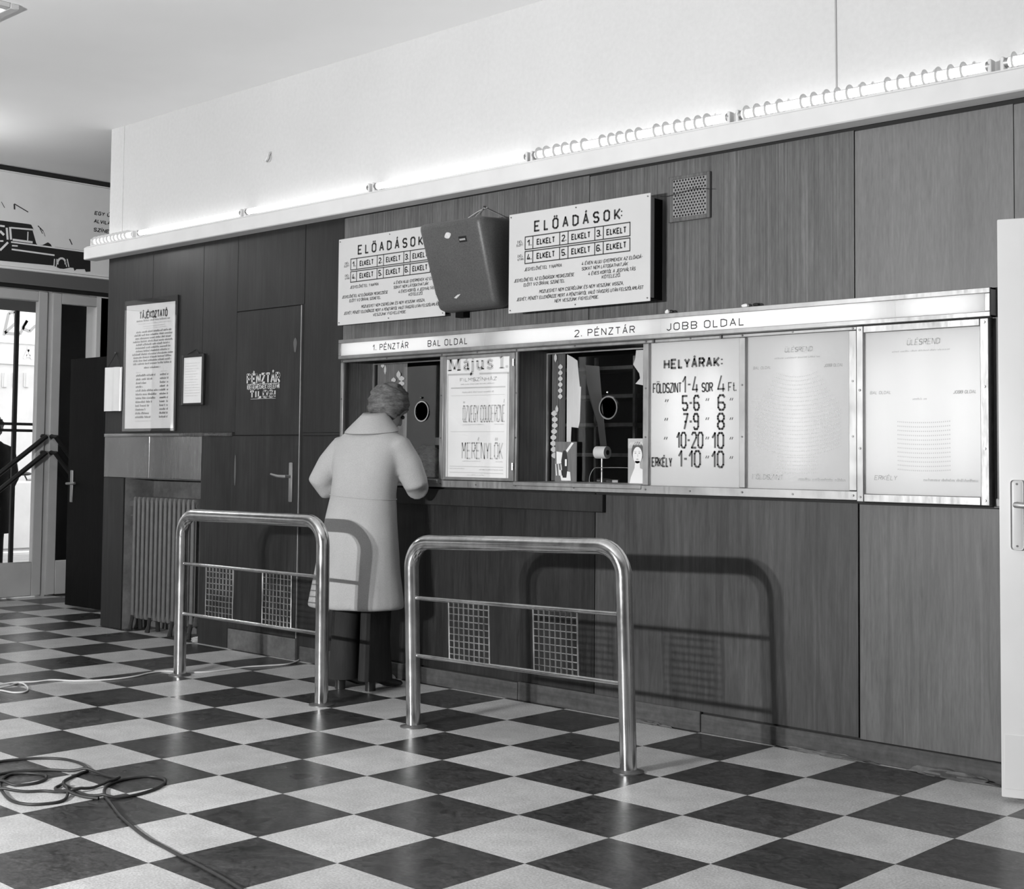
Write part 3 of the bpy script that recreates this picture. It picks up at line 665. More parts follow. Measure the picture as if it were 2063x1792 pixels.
for z in (1.476, 1.389, 1.301, 1.215):
    items.append(('"', 2.026, z, .036, .017, .0046)); items.append(('"', 2.157, z, .034, .016, .0044))
letters(pb, items, 'ink_mid', fH)
for x in (1.735, 2.115): build('clip', MB().rbox(x, x+.012, -.032, -.0225, 1.770, 1.788, .002), 'steel_dark', pb)

def seat_rows(mb, fn, cx, rows, pitch=.0085, s=.0042):
    for (z, half, sag) in rows:
        n = int(2*half/pitch)
        for k in range(n+1):
            u = -half+k*pitch; q = z-sag*(1-(u/half)**2)
            mb.add([fn(cx+u, q), fn(cx+u+s, q), fn(cx+u+s, q+s*1.2), fn(cx+u, q+s*1.2)], [(0, 1, 2, 3)])
s1 = thing('seating_plan', 'backlit stalls seating plan with curved seat rows beside the price board', 'sign', (2.49, 0, 1.1), 'backlit seating plans')
lightbox(s1, 2.238, 2.775, 1.090, 1.780, -.006, [(2.50, 1.18, 1.70)], .015)
fS = planeY(-.0075); lt = MB()
write(lt, 'ÜLÉSREND', 2.442, 1.697, .019, .134, .0034, fS, .15); write(lt, 'BAL OLDAL', 2.280, 1.628, .011, .090, .002, fS, .2); write(lt, 'JOBB OLDAL', 2.634, 1.626, .011, .090, .002, fS, .2)
write(lt, 'FÖLDSZINT', 2.275, 1.144, .020, .155, .0034, fS, .15)
greek(lt, 2.39, 2.614, 1.668, .008, fS, rg); greek(lt, 2.507, 2.738, 1.141, .014, fS, rg, dens=1.2)
build('small_print', lt, 'ink_faint', s1, smooth=0, fixn=False, stuff=True)
st = MB(); seat_rows(st, fS, 2.50, [(1.605-i*.0166-(.032 if i >= 20 else 0), min(.10+i*.012, .21) if i < 20 else .10, .02+.0012*i if i < 20 else .004) for i in range(25)])
build('seat_marks', st, 'ink_plan', s1, smooth=0, fixn=False, stuff=True)
s2 = thing('seating_plan', 'backlit balcony seating plan in its own metal frame by the white door', 'sign', (3.08, 0, 1.06), 'backlit seating plans')
lightbox(s2, 2.818, 3.362, 1.075, 1.778, -.026, [(2.90, 1.16, 1.66), (3.07, 1.14, 1.72), (3.25, 1.16, 1.70)], .013)
for x0, x1 in ((2.806, 2.838), (3.338, 3.374)): build('frame_stile', MB().rbox(x0, x1, -.042, -.022, 1.060, 1.786, .003), 'alu', s2)
for z0, z1 in ((1.060, 1.094), (1.756, 1.786)): build('frame_rail', MB().rbox(2.838, 3.338, -.042, -.022, z0, z1, .003), 'alu', s2)
build('frame_side', MB().box(2.806, 2.816, -.022, .10, 1.06, 1.786).box(3.363, 3.374, -.022, .10, 1.06, 1.786), 'steel_dark', s2, smooth=0)
sc_ = MB()
for x in (2.822, 3.356):
    for z in (1.08, 1.28, 1.52, 1.77): sc_.cyl((x, -.041, z), (x, -.046, z), .005, 8)
build('screw', sc_, 'steel_dark', s2, stuff=True)
fS = planeY(-.0275); lt = MB()
write(lt, 'ÜLÉSREND', 3.026, 1.698, .021, .138, .0034, fS, .15); write(lt, 'BAL OLDAL', 2.861, 1.503, .011, .092, .002, fS, .2); write(lt, 'JOBB OLDAL', 3.222, 1.497, .011, .093, .002, fS, .2); write(lt, 'ERKÉLY', 2.880, 1.152, .017, .098, .003, fS, .15)
greek(lt, 2.96, 3.21, 1.67, .007, fS, rg); greek(lt, 3.095, 3.323, 1.150, .012, fS, rg, dens=1.2); greek(lt, 3.05, 3.11, 1.475, .009, fS, rg)
build('small_print', lt, 'ink_faint', s2, smooth=0, fixn=False, stuff=True)
st = MB(); seat_rows(st, fS, 3.095, [(1.386-i*.0175, .112, .005) for i in range(12)])
build('seat_marks', st, 'ink_plan', s2, smooth=0, fixn=False, stuff=True)

# ---- counter ledge board below the windows
ct_ = tag(build('counter_ledge', MB().rbox(-.35, 1.437, -.028, .0, .968, 1.054, .003), 'wood_dark', smooth=0), 'dark wooden ledge board fixed below the ticket windows', 'ledge')

# ---- showtimes boards
def showtimes(label, x0, z0, Y, depth, last, yb):
    t = thing('showtimes_board', label, 'sign board', (x0+.45, yb, z0), 'showtimes boards over the windows')
    bx = MB().box(x0+.02, x0+.885, Y+.004, yb, z0+.015, z0+.49)
    build('box', bx, 'wood_black', t, smooth=0)
    pl = build('plate', MB().rbox(x0, x0+.905, Y, Y+.005, z0, z0+.505, .0015), 'board_white', t, smooth=0)
    build('side_strip', MB().box(x0+.885, x0+.893, Y+.006, Y+.045, z0+.02, z0+.49), 'alu', t, smooth=0)
    f = planeY(Y-.0012); dx, dz = x0-.885, z0-1.958; b = MB()
    def wr(s, x, z, h, w, wt, sl=0, gap=1.7): write(b, s, x+dx, z+dz, h, w, wt, f, sl, gap)
    items = [('ELŐADÁSOK', 1.063+dx, 2.362+dz, .047, .546, .0095, 0, 4.4), (':', 1.619+dx, 2.366+dz, .040, .006, .0075)]
    for zt, zb in ((2.338, 2.274), (2.264, 2.203)):
        for z in (zt, zb): line(b, (.996+dx, z+dz), (1.672+dx, z+dz), .0052, f)
        for x in (.998, 1.051, 1.230, 1.285, 1.455, 1.508, 1.670): line(b, (x+dx, zb+dz), (x+dx, zt+dz), .0052, f)
    for r, zb in ((0, 2.274), (1, 2.203)):
        for c, (xn, xe) in enumerate(((1.014, 1.080), (1.245, 1.309), (1.467, 1.530))):
            items.append((str(1+c+3*r)+'.', xn+dx, zb+.018+dz, .028, .027, .006)); items.append(('ELKELT', xe+dx, zb+.019+dz, .025, .116, .0062, 0, 2.1))
    build('table_rule', b, 'ink', pl, smooth=0, fixn=False); letters(pl, items, 'ink', f)
    b = MB()
    for s, x, z, w in (('JEGYELŐVÉTEL 1 NAPRA', .994, 2.166, .249), ('JEGYELŐVÉTEL AZ ELŐADÁSOK MEGKEZDÉSE', .924, 2.114, .400), ('ELŐTT 1/2 ÓRÁVAL SZÜNETEL.', .991, 2.088, .274),
                       ('4 ÉVEN ALULI GYERMEKEK AZ ELŐADÁ-', 1.374, 2.162, .370), ('SOKAT NEM LÁTOGATHATJÁK', 1.374, 2.136, .283), ('4 ÉVES KORTÓL A JEGYVÁLTÁS', 1.416, 2.109, .286), ('KÖTELEZŐ.', 1.500, 2.086, .113),
                       ('MOZIJEGYET NEM CSERÉLÜNK ÉS NEM VESZÜNK VISSZA,', 1.098, 2.047, .534), ('JEGYÉT, PÉNZÉT ELLENŐRIZZE MERT A PÉNZTÁRTÓL VALÓ TÁVOZÁS UTÁN FELSZÓLAMLÁST', .943, 2.018, .806), (last, 1.200, 1.993, .281)):
        wr(s, x, z, .0145, w, .0028, .18, 1.4)
    wr('DÉL', .945, 2.312, .010, .036, .002); wr('ELŐTT', .940, 2.295, .010, .044, .002); wr('DÉL', .948, 2.240, .010, .036, .002); wr('UTÁN', .948, 2.223, .010, .038, .002)
    build('small_print', b, 'ink_mid', pl, smooth=0, fixn=False, stuff=True)
    s = MB()
    for x in (.015, .45, .89):
        for z in (.015, .49): s.cyl((x0+x, Y, z0+z), (x0+x, Y-.004, z0+z), .0035, 8)
    build('screw', s, 'steel_dark', pl, stuff=True)
    return t
showtimes('white showtimes board partly hidden by the wedge loudspeaker', -.555, 1.988, -.052, .05, 'VESZÜNK FIGYELEMBE.', 0)
showtimes('white showtimes board standing proud beside the round-holed vent', .885, 1.958, -.118, .12, 'NEM VESZÜNK FIGYELEMBE.', 0)

# ---- wedge loudspeaker hung between the boards
sp = thing('loudspeaker', 'grey wedge-shaped wall loudspeaker hung between the showtimes boards', 'loudspeaker', (.6, 0, 2.0))
bm = bmesh.new()
cs = [(.340, -.262, 2.456), (.815, -.262, 2.452), (.815, -.02, 2.47), (.362, -.02, 2.474), (.372, -.130, 2.0), (.812, -.130, 2.005), (.815, -.02, 2.0), (.372, -.02, 1.996)]
bv = [bm.verts.new(c) for c in cs]
for f in ((3, 2, 1, 0), (4, 5, 6, 7), (0, 1, 5, 4), (1, 2, 6, 5), (2, 3, 7, 6), (3, 0, 4, 7)): bm.faces.new([bv[i] for i in f])
bmesh.ops.bevel(bm, geom=[e for e in bm.edges if not (bv[2] in e.verts and bv[3] in e.verts)], offset=.036, segments=5, profile=.5, affect='EDGES')
mbs = MB(); bm.verts.index_update(); mbs.add([v.co.copy() for v in bm.verts], [[v.index for v in f.verts] for f in bm.faces]); bm.free()
build('cabinet', mbs, 'speaker_vinyl', sp, smooth=50)
def spf(u, v):            # point on the sloping front: u,v in 0..1
    a = Vector(cs[4]).lerp(Vector(cs[5]), u); b = Vector(cs[0]).lerp(Vector(cs[1]), u); p = a.lerp(b, v); return p
fnrm = (Vector(cs[1])-Vector(cs[0])).cross(Vector(cs[4])-Vector(cs[0])).normalized()
if fnrm.y > 0: fnrm = -fnrm
def patch(pts, m, nm):
    b = MB(); b.add([spf(u, v)+fnrm*.0012 for u, v in pts], [tuple(range(len(pts)))]); return build(nm, b, m, sp, smooth=0, fixn=False)
patch([(.46+.05*math.cos(t)*(1+.3*math.sin(2*t)), .83+.035*math.sin(t)) for t in [i*math.pi/6 for i in range(12)]], 'sign_paint', 'chip')
patch([(.34, .135), (.38, .125), (.44, .155), (.46, .17), (.41, .165)], 'sign_paint', 'chip'); patch([(.035, .17), (.06, .12), (.075, .11), (.06, .19)], 'sign_paint', 'chip')
bd = patch([(.62, .80), (.74, .80), (.74, .735), (.62, .735)], 'black_plastic', 'badge')
b = MB(); b.add([spf(u, v)+fnrm*.002 for u, v in ((.63, .775), (.72, .775), (.72, .755), (.63, .755))], [(0, 1, 2, 3)]); build('badge_bar', b, 'ink_soft', bd, smooth=0, fixn=False)
build('hanging_wire', MB().tube([(.50, -.03, 2.468), (.60, -.012, 2.552), (.78, -.03, 2.468)], .0022, 6), 'alu', sp)
build('nail', MB().cyl((.60, .01, 2.552), (.60, -.022, 2.556), .004, 8), 'steel_dark', sp)
build('loose_wire', MB().tube(smooth_path([(.42, -.1, 2.467), (.46, -.06, 2.475), (.55, -.01, 2.535), (.62, -.008, 2.55)], 4), .0018, 6), 'cable_white', sp)
build('bracket', MB().box(.43, .49, -.05, 0, 1.972, 2.02), 'wood_black', sp, smooth=0)

# ---- vent
vt = thing('vent_grille', 'square vent grille of round holes above the second board', 'vent', (1.93, 0, 2.33))
build('backing', MB().box(1.822, 2.042, -.006, -.001, 2.340, 2.540), 'groove', vt, smooth=0)
pm = MB(); cols, rows_ = 11, 13; x0v, x1v, z0v, z1v = 1.838, 2.030, 2.352, 2.530
cw, ch = (x1v-x0v)/(cols+.5), (z1v-z0v)/rows_
for r in range(rows_):
    off = cw/2 if r % 2 else 0
    zc = z0v+(r+.5)*ch
    if off: pm.add([(x0v, -.012, zc-ch/2), (x0v+off, -.012, zc-ch/2), (x0v+off, -.012, zc+ch/2), (x0v, -.012, zc+ch/2)], [(0, 1, 2, 3)])
    else: pm.add([(x1v-cw/2, -.012, zc-ch/2), (x1v, -.012, zc-ch/2), (x1v, -.012, zc+ch/2), (x1v-cw/2, -.012, zc+ch/2)], [(0, 1, 2, 3)])
    for c in range(cols):
        xc = x0v+off+(c+.5)*cw; ou = []; inn = []
        for k in range(8):
            a = k*math.pi/4+math.pi/4; s_ = max(abs(math.cos(a)), abs(math.sin(a)))
            ou.append((xc+cw/2*math.cos(a)/s_, -.012, zc+ch/2*math.sin(a)/s_)); inn.append((xc+.0052*math.cos(a), -.012, zc+.0052*math.sin(a)))
        pm.add(ou+inn, [(k, (k+1) % 8, (k+1) % 8+8, k+8) for k in range(8)])
build('perforated_sheet', pm, 'vent_sheet', vt, smooth=0, fixn=False)
for q in ((1.815, 1.838, 2.332, 2.546), (2.030, 2.050, 2.332, 2.546)): build('rim', MB().rbox(q[0], q[1], -.016, 0, q[2], q[3], .002), 'wood_stripe', vt, smooth=0)
for q in ((2.332, 2.352), (2.530, 2.546)): build('rim', MB().rbox(1.838, 2.030, -.016, 0, q[0], q[1], .002), 'wood_stripe', vt, smooth=0)
build('wire', MB().tube(smooth_path([(1.78, -.03, 2.46), (1.83, -.03, 2.455), (1.98, -.035, 2.47), (2.07, -.04, 2.455)], 4), .0015, 5), 'rubber_dark', vt)

# ---- notices by the radiator
po = thing('notice_poster', 'tall printed notice headed TÁJÉKOZTATÓ behind glass', 'poster', (-2.63, 0, 1.38))
build('backing', MB().rbox(-2.955, -2.300, -.014, -.001, 1.385, 2.305, .002), 'wood_dark', po, smooth=0)
build('sheet', MB().add([(-2.925, -.018, 1.404), (-2.315, -.018, 1.404), (-2.322, -.018, 2.262), (-2.936, -.018, 2.270), (-2.925, -.0145, 1.404), (-2.315, -.0145, 1.404), (-2.322, -.0145, 2.262), (-2.936, -.0145, 2.270)], [(0, 1, 2, 3), (7, 6, 5, 4), (0, 4, 5, 1), (1, 5, 6, 2), (2, 6, 7, 3), (3, 7, 4, 0)]), 'paper', po, smooth=0)
build('glass_pane', MB().box(-2.955, -2.300, -.022, -.020, 1.385, 2.305), 'pane', po, smooth=0)
fT = planeY(-.0188); lt = MB()
letters(po, [('TÁJÉKOZTATÓ', -2.760, 2.170, .042, .345, .0115, 0, 1.9)], 'ink', fT)
gt = MB(); greek(gt, -2.80, -2.38, 2.146, .015, fT, rg)
for i, (a, b) in enumerate(((-2.80, -2.36), (-2.825, -2.35), (-2.81, -2.36), (-2.84, -2.34), (-2.80, -2.38), (-2.805, -2.37), (-2.80, -2.38), (-2.845, -2.335), (-2.83, -2.35), (-2.83, -2.355), (-2.83, -2.35))): greek(gt, a, b, 2.068-.0222*i, .0155, fT, rg, dens=1.25)
greek(gt, -2.69, -2.49, 1.818, .0155, fT, rg, dens=1.25)
for i, wd in enumerate((.24, .21, .13, .09, .29, .26, .26, .21, .17, .13, .17, .20)):
    z = 1.765-.0263*i; greek(gt, -2.79, -2.79+wd, z, .0165, fT, rg, dens=1.35); greek(gt, -2.487, -2.415, z, .0155, fT, rg, dens=1.35); greek(gt, -2.40, -2.385, z, .0155, fT, rg, dens=1.3)
build('small_print', gt, 'ink_mid', po, smooth=0, fixn=False, stuff=True)
gt = MB()
for a, b, z in ((-2.78, -2.37, 2.127), (-2.72, -2.44, 2.108), (-2.71, -2.42, 2.094), (-2.79, -2.58, 1.452), (-2.79, -2.73, 1.79), (-2.48, -2.40, 1.79)): greek(gt, a, b, z, .008, fT, rg, dens=.7)
build('fine_print', gt, 'ink_faint', po, smooth=0, fixn=False, stuff=True)
sn = thing('framed_notice', 'small dark-framed typed notice hung from a string', 'notice', (-2.11, 0, 1.55))
for q in ((-2.238, -2.205, 1.553, 1.892), (-1.985, -1.967, 1.553, 1.892)): build('frame_side', MB().rbox(q[0], q[1], -.024, -.002, q[2], q[3], .003), 'wood_dark', sn, smooth=0)
for q in ((1.553, 1.568), (1.872, 1.892)): build('frame_side', MB().rbox(-2.205, -1.985, -.024, -.002, q[0], q[1], .003), 'wood_dark', sn, smooth=0)
build('sheet', MB().box(-2.206, -1.984, -.014, -.006, 1.567, 1.873), 'paper', sn, smooth=0)
build('string', MB().tube([(-2.19, -.01, 1.89), (-2.08, -.004, 1.925), (-2.03, -.01, 1.89)], .0025, 5), 'rubber_dark', sn)
gt = MB(); fN = planeY(-.0148)
for i in range(13): greek(gt, -2.19, -2.01-rg.uniform(0, .05), 1.83-.018*i, .006, fN, rg, dens=.6)
build('small_print', gt, 'ink_faint', sn, smooth=0, fixn=False, stuff=True)
hc = thing('hanging_card', 'glossy curled card hung by a string at the wall corner', 'notice', (-3.09, 0, 1.53))
n = 12; cv = []
for (off) in (0, .0035):
    for i in range(n+1):
        u = i/n; x = -3.212+.222*u; y = -.012-.028*math.sin(math.pi*min(u*1.05, 1))-.012*math.sin(3*math.pi*u)+off
        cv += [(x, y, 1.530), (x, y, 1.842)]
fs = []; m_ = 2*(n+1)
for i in range(n):
    a = 2*i; fs += [(a, a+2, a+3, a+1), (m_+a+1, m_+a+3, m_+a+2, m_+a)]
fs += [(0, 1, m_+1, m_), (2*n, m_+2*n, m_+2*n+1, 2*n+1)]
build('card', MB().add(cv, fs), 'paper_glossy', hc, smooth=60)
build('string', MB().tube([(-3.17, -.02, 1.84), (-3.083, -.006, 1.945), (-2.995, -.02, 1.84)], .0022, 5), 'rubber_dark', hc)
build('nail', MB().cyl((-3.083, .01, 1.945), (-3.083, -.015, 1.947), .005, 8), 'steel_dark', hc)
# small hook with a scrap of cord high on the plaster
pk = onY(540, 318, -.01)
hk = thing('wall_hook', 'small metal hook high on the white plaster', 'hook', (pk.x, 0, pk.z))
build('hook', MB().tube(smooth_path([(pk.x+.02, -.0, pk.z+.035), (pk.x+.03, -.03, pk.z+.02), (pk.x+.022, -.035, pk.z-.01), (pk.x, -.035, pk.z-.028), (pk.x-.02, -.03, pk.z-.02)], 4), .005, 8), 'white_paint', hk)
build('plug', MB().cyl((pk.x, .004, pk.z), (pk.x, -.006, pk.z), .028, 12), 'ring_grey', hk)
pa, pb_ = onY(1681, 0, -.004), onY(1685, 180, -.004)
tag(build('surface_cable', MB().tube([(pa.x, -.003, 3.575), (pa.x+.004, -.003, 3.2), (pb_.x, -.003, 2.73)], .004, 6), 'ring_grey'), 'thin painted cable running up the plaster to the ceiling', 'cable')
# crumbs on the strip sign
for k, (px, py, m) in enumerate(((1343, 625, 'paper'), (1352, 625, 'rubber_dark'), (1500, 616, 'paper'), (1523, 614, 'rubber_dark'))):
    q = onY(px, py, -.03)
    b = MB().ell((q.x, -.025, ZB+.009), .02 if k > 1 else .011, .012, .0095, 8, 6)
    for v in b.v: v += Vector((mnoise.noise(v*60), mnoise.noise(v*70), mnoise.noise(v*50)))*.004
    tag(build('scrap', b, m), ('crumpled white scrap on the strip sign near the price board', 'dark scrap on the strip sign near the price board', 'crumpled white scrap on the strip sign above the stalls plan', 'dark scrap on the strip sign above the stalls plan')[k], 'scrap')
# ================================================================== THINGS IN THE HALL
# ---- barriers
def barrier(label, xl, xr, Y, hl, hr, lean):
    t = thing('barrier', label, 'barrier', ((xl+xr)/2, Y, 0), 'chrome queue barriers')
    r = .0335; rc = .12
    def P(x, z):                       # frame plane with the slight lean and rise of the real one
        k = (x-xl)/(xr-xl); h = hl+(hr-hl)*k; zz = z*h/hr
        return Vector((x+lean*zz/.9, Y, zz))
    H = hr-r; path = [P(xl, 0), P(xl, .3), P(xl, H-rc)]
    for i in range(1, 8): a = math.pi-i*math.pi/16; path.append(P(xl+rc+rc*math.cos(a), H-rc+rc*math.sin(a)))
    path += [P(xl+rc, H), P((xl+xr)/2, H), P(xr-rc, H)]
    for i in range(1, 8): a = math.pi/2-i*math.pi/16; path.append(P(xr-rc+rc*math.cos(a), H-rc+rc*math.sin(a)))
    path += [P(xr, H-rc), P(xr, .3), P(xr, 0)]
    build('tube_frame', MB().tube(path, r, 20), 'chrome', t, smooth=50)
    for x in (xl, xr):
        build('floor_flange', MB().loft([[Vector((x+rr*math.cos(k*math.pi/12), Y+rr*math.sin(k*math.pi/12), z)) for k in range(24)] for rr, z in ((.062, .0), (.062, .004), (.045, .009), (.036, .012))]), 'steel_dark', t)
    z1, z2 = .624*hr/.93, .346*hr/.93
    for z in (z1, z2): build('rail', MB().tube([P(xl+.02, z), P(xr-.02, z)], .0095, 10), 'chrome', t)
    for (u0, u1) in ((.195, .395), (.605, .80)):
        a, b = xl+(xr-xl)*u0, xl+(xr-xl)*u1
        g = MB()
        for i in range(9):
            x = a+(b-a)*i/8; w = .0048 if i in (0, 8) else .0026
            g.tube([P(x, z1-.004), P(x, z2+.004)], w, 6)
        for j in range(1, 9):
            z = z2+(z1-z2)*j/9; g.tube([P(a, z), P(b, z)], .0028, 6)
        d_ = .0045
        for i in range(9):             # the lattice is deep flat strip, so it has thickness towards the wall
            x = a+(b-a)*i/8; p, q = P(x, z1-.004), P(x, z2+.004); o = Vector((.0012, 0, 0)); e = Vector((0, d_, 0))
            g.add([p-o-e, p+o-e, p+o+e, p-o+e, q-o-e, q+o-e, q+o+e, q-o+e], [(0, 1, 2, 3), (7, 6, 5, 4), (0, 4, 5, 1), (1, 5, 6, 2), (2, 6, 7, 3), (3, 7, 4, 0)])
        build('lattice', g, 'chrome', t, smooth=0)
    return t
barrier('chrome tube barrier before the ticket office door', -.948, .302, -.815, .925, .935, -.008)
barrier('chrome tube barrier before the price board and second ticket window', 1.018, 2.264, -.855, .868, .912, -.034)

# ---- radiator in its recess
rd = thing('radiator', 'grey cast iron radiator standing in the wall recess', 'radiator', (-2.5, .12, 0))
xs0, xs1, ns = -2.885, -2.160, 14
RS = None
for i in range(ns):
    x = xs0+(xs1-xs0)*i/(ns-1); mb = MB()
    for y in (.055, .115):
        mb.tube([(0, y, .085), (0, y, .11), (0, y, .90), (0, y, .925)], [.009, .0145, .0145, .009] if y < .1 else [.006, .008, .008, .006], 10)
    mb.rbox(-.014, .014, .05, .12, .885, .93, .010, 2).rbox(-.014, .014, .05, .12, .08, .125, .010, 2)
    if RS is None: RS = mesh('section', mb, 'iron_grey')
    o = put('section', RS, None, rd); o.location = Vector((x, 0, 0))-ORG[rd.name]
build('header_pipe', MB().cyl((xs0-.02, .085, .88), (xs1+.02, .085, .88), .02, 12), 'iron_grey', rd)
build('header_pipe', MB().cyl((xs0-.02, .085, .13), (xs1+.02, .085, .13), .02, 12), 'iron_grey', rd)
for i in (0, 4, 9, 13):
    x = xs0+(xs1-xs0)*i/(ns-1); build('foot', MB().tube([(x, .055, .1), (x, .045, .05), (x, .035, .0)], [.015, .012, .018], 8).tube([(x, .115, .1), (x, .12, .0)], [.015, .016], 8), 'rubber_dark', rd)
build('valve', MB().ell((-2.075, .09, .13), .042, .042, .045, 12, 8), 'rubber_dark', rd)
build('supply_pipe', MB().tube(smooth_path([(-2.045, .07, 1.05), (-2.045, .07, .8), (-2.05, .07, .3), (-2.075, .085, .16)], 4), .011, 8), 'iron_grey', rd)
build('bracket', MB().box(-2.955, -2.88, .06, .09, .79, .80).box(-2.955, -2.90, .05, .20, .86, .90), 'iron_grey', rd, smooth=0)
def lump(name, label, cat, c, sx, sy, sz, m, amp=.35, seed=0, nu=18, nv=9):
    b = MB().ell((0, 0, 0), 1, 1, 1, nu, nv)
    for v in b.v:
        k = 1+amp*mnoise.noise(Vector((v.x*2.1+seed, v.y*2.1, v.z*2.1)))+amp*.5*mnoise.noise(Vector((v.x*5+seed, v.y*5, v.z*5)))
        v.x *= sx*k; v.y *= sy*k; v.z = max(0, v.z*sz*k+sz*.3)
    b.v = [v+Vector(c) for v in b.v]
    return tag(build(name, b, m, smooth=25), label, cat)
lump('crumpled_paper', 'crumpled pale paper under the radiator valve', 'paper scrap', (-2.045, .018, 0), .05, .02, .026, 'paper_grey', .5, 3)
lump('plaster_crumb', 'broken plaster crumbs at the baseboard below the stalls plan', 'plaster crumb', (2.66, -.022, 0), .20, .022, .012, 'kick', .6, 1, 28)
lump('plaster_crumb', 'broken plaster crumbs at the baseboard near the white door', 'plaster crumb', (3.21, -.030, 0), .17, .030, .020, 'kick', .6, 5, 28)
lump('plaster_crumb', 'small broken plaster patch at the baseboard joint', 'plaster crumb', (1.70, -.020, 0), .13, .018, .010, 'kick', .6, 8, 24)

# ---- cables on the floor
def cable(name, label, pts, s, o, r, m, rise=0.):
    P = []
    for i, (a, b) in enumerate(pts):
        q = onZ(o[0]+a/s, o[1]+b/s, r); P.append(Vector((q.x, q.y, r)))
    P = smooth_path(P, 5)
    for i in range(len(P)):            # lift where the cable crosses itself
        hit = False
        for j in range(0, i-9):
            if (P[i].xy-P[j].xy).length < r*2.6: hit = True; break
        P[i].z = r*(2.9 if hit else 1.0)
    for _ in range(2):
        for i in range(1, len(P)-1): P[i].z = max(P[i].z, (P[i-1].z+P[i+1].z)/2*.97, r)
    return tag(build(name, MB().tube(P, r, 8), m, smooth=60), label, 'cable')
s4, o4 = 3.2234, (0, 1280)
cable('power_cable', 'white power cable running along the floor from the ticket office door', [(1957, 146), (1925, 172), (1860, 190), (1720, 200), (1600, 208), (1470, 225), (1340, 240), (1210, 242), (1070, 235), (980, 245), (880, 268), (750, 286), (600, 296), (480, 298), (340, 292), (220, 304), (100, 308), (20, 318), (-60, 332), (-120, 345), (-90, 358), (-20, 348), (60, 330), (120, 312), (155, 318), (182, 345), (165, 368), (90, 374), (20, 362), (-60, 350), (-140, 352), (-260, 370)], s4, o4, .0048, 'cable_white')
cable('power_cable', 'dark rubber cable lying in loose loops on the tiles', [(1700, 1740), (1560, 1650), (1450, 1582), (1300, 1500), (1180, 1440), (1060, 1375), (960, 1322), (860, 1247), (780, 1172), (725, 1100), (680, 1040), (690, 985), (780, 945), (950, 919), (1050, 930), (1072, 958), (1000, 1003), (850, 1045), (700, 1056), (560, 1040), (470, 1000), (412, 955), (520, 900), (572, 878), (530, 838), (430, 809), (300, 800), (150, 806), (0, 822), (-120, 855), (-160, 890), (-60, 912), (30, 898), (120, 885), (300, 876), (450, 882), (600, 890), (700, 915), (775, 942), (640, 985), (500, 1018), (410, 1014), (358, 998), (395, 978), (430, 1003), (436, 1050), (380, 1085), (220, 1101), (100, 1086), (40, 1050), (8, 1000), (5, 950), (60, 908), (170, 898), (280, 908), (300, 932), (230, 962), (100, 976), (-20, 962), (-90, 985), (-30, 1012), (150, 1018), (300, 1013), (420, 1030), (540, 1050), (640, 1062)], s4, o4, .0055, 'rubber_dark')

# ---- ceiling lamps
x, y = -1.30, -1.98; h = .20
t = thing('ceiling_lamp', 'square recessed ceiling lamp over the hall', 'lamp', (x, y, ZC-.03))
for a, b, c, d in ((-h, h, -h, -h+.05), (-h, h, h-.05, h), (-h, -h+.05, -h+.05, h-.05), (h-.05, h, -h+.05, h-.05)):
    build('frame', MB().rbox(x+a, x+b, y+c, y+d, ZC-.03, ZC+.0, .004), 'ring_grey', t)
build('diffuser', MB().box(x-h+.05, x+h-.05, y-h+.05, y+h-.05, ZC-.018, ZC-.004), 'lamp_glow', t, smooth=0)
t = thing('globe_lamp', 'opal globe lamp hanging by the glazed entrance doors', 'lamp', (-4.15, -1.25, 3.6))   # its light shows on the ceiling and the banner
build('globe', MB().ell((-4.15, -1.25, 2.98), .15, .15, .15, 24, 16), 'globe_glow', t, smooth=80)
build('stem', MB().cyl((-4.15, -1.25, 3.12), (-4.15, -1.25, 3.6), .012, 8), 'alu', t)

# ================================================================== INSIDE THE BOOTH
def motif(mb, Y, x, z, w, h):
    mb.add([(x, Y, z-h), (x+w*.5, Y, z-h*.35), (x+w*.5, Y, z+h*.25), (x, Y, z+h), (x-w*.5, Y, z+h*.25), (x-w*.5, Y, z-h*.35)], [tuple(range(6))])
def curtain(label, x0, x1, Y, cells, seed):
    t = thing('curtain', label, 'curtain', ((x0+x1)/2, Y, 1.106)); n = 40; v = []
    for i in range(n+1):
        x = x0+(x1-x0)*i/n; y = Y+.006*math.sin(i*1.1+seed); v += [(x, y, 1.11), (x, y, 1.775)]
    for i in range(n+1):
        x = x0+(x1-x0)*i/n; y = Y+.002+.006*math.sin(i*1.1+seed); v += [(x, y, 1.11), (x, y, 1.775)]
    m_ = 2*(n+1); fs = []
    for i in range(n): fs += [(2*i, 2*i+2, 2*i+3, 2*i+1), (m_+2*i+1, m_+2*i+3, m_+2*i+2, m_+2*i)]
    build('fabric', MB().add(v, fs), 'curtain', t, smooth=60)
    b = MB()
    for (x, z, w, h) in cells: motif(b, Y-.0085, x, z, w, h)
    build('leaf_motif', b, 'curtain_motif', t, smooth=0, fixn=False, stuff=True)
cells = []
for i in range(8): cells.append((.887+.005*math.sin(i), 1.462-.0315*i, .040, .0165))
for i in range(6): cells.append((.928, 1.705-.031*i, .030, .015))
for i in range(5): cells.append((.916, 1.222-.027*i, .038, .0145))
cells += [(.893, 1.755, .018, .026), (.905, 1.483, .02, .022), (.905, 1.205, .02, .03)]
curtain('patterned curtain strip behind the second ticket window', .862, .950, .245, cells, 1)
cells = []
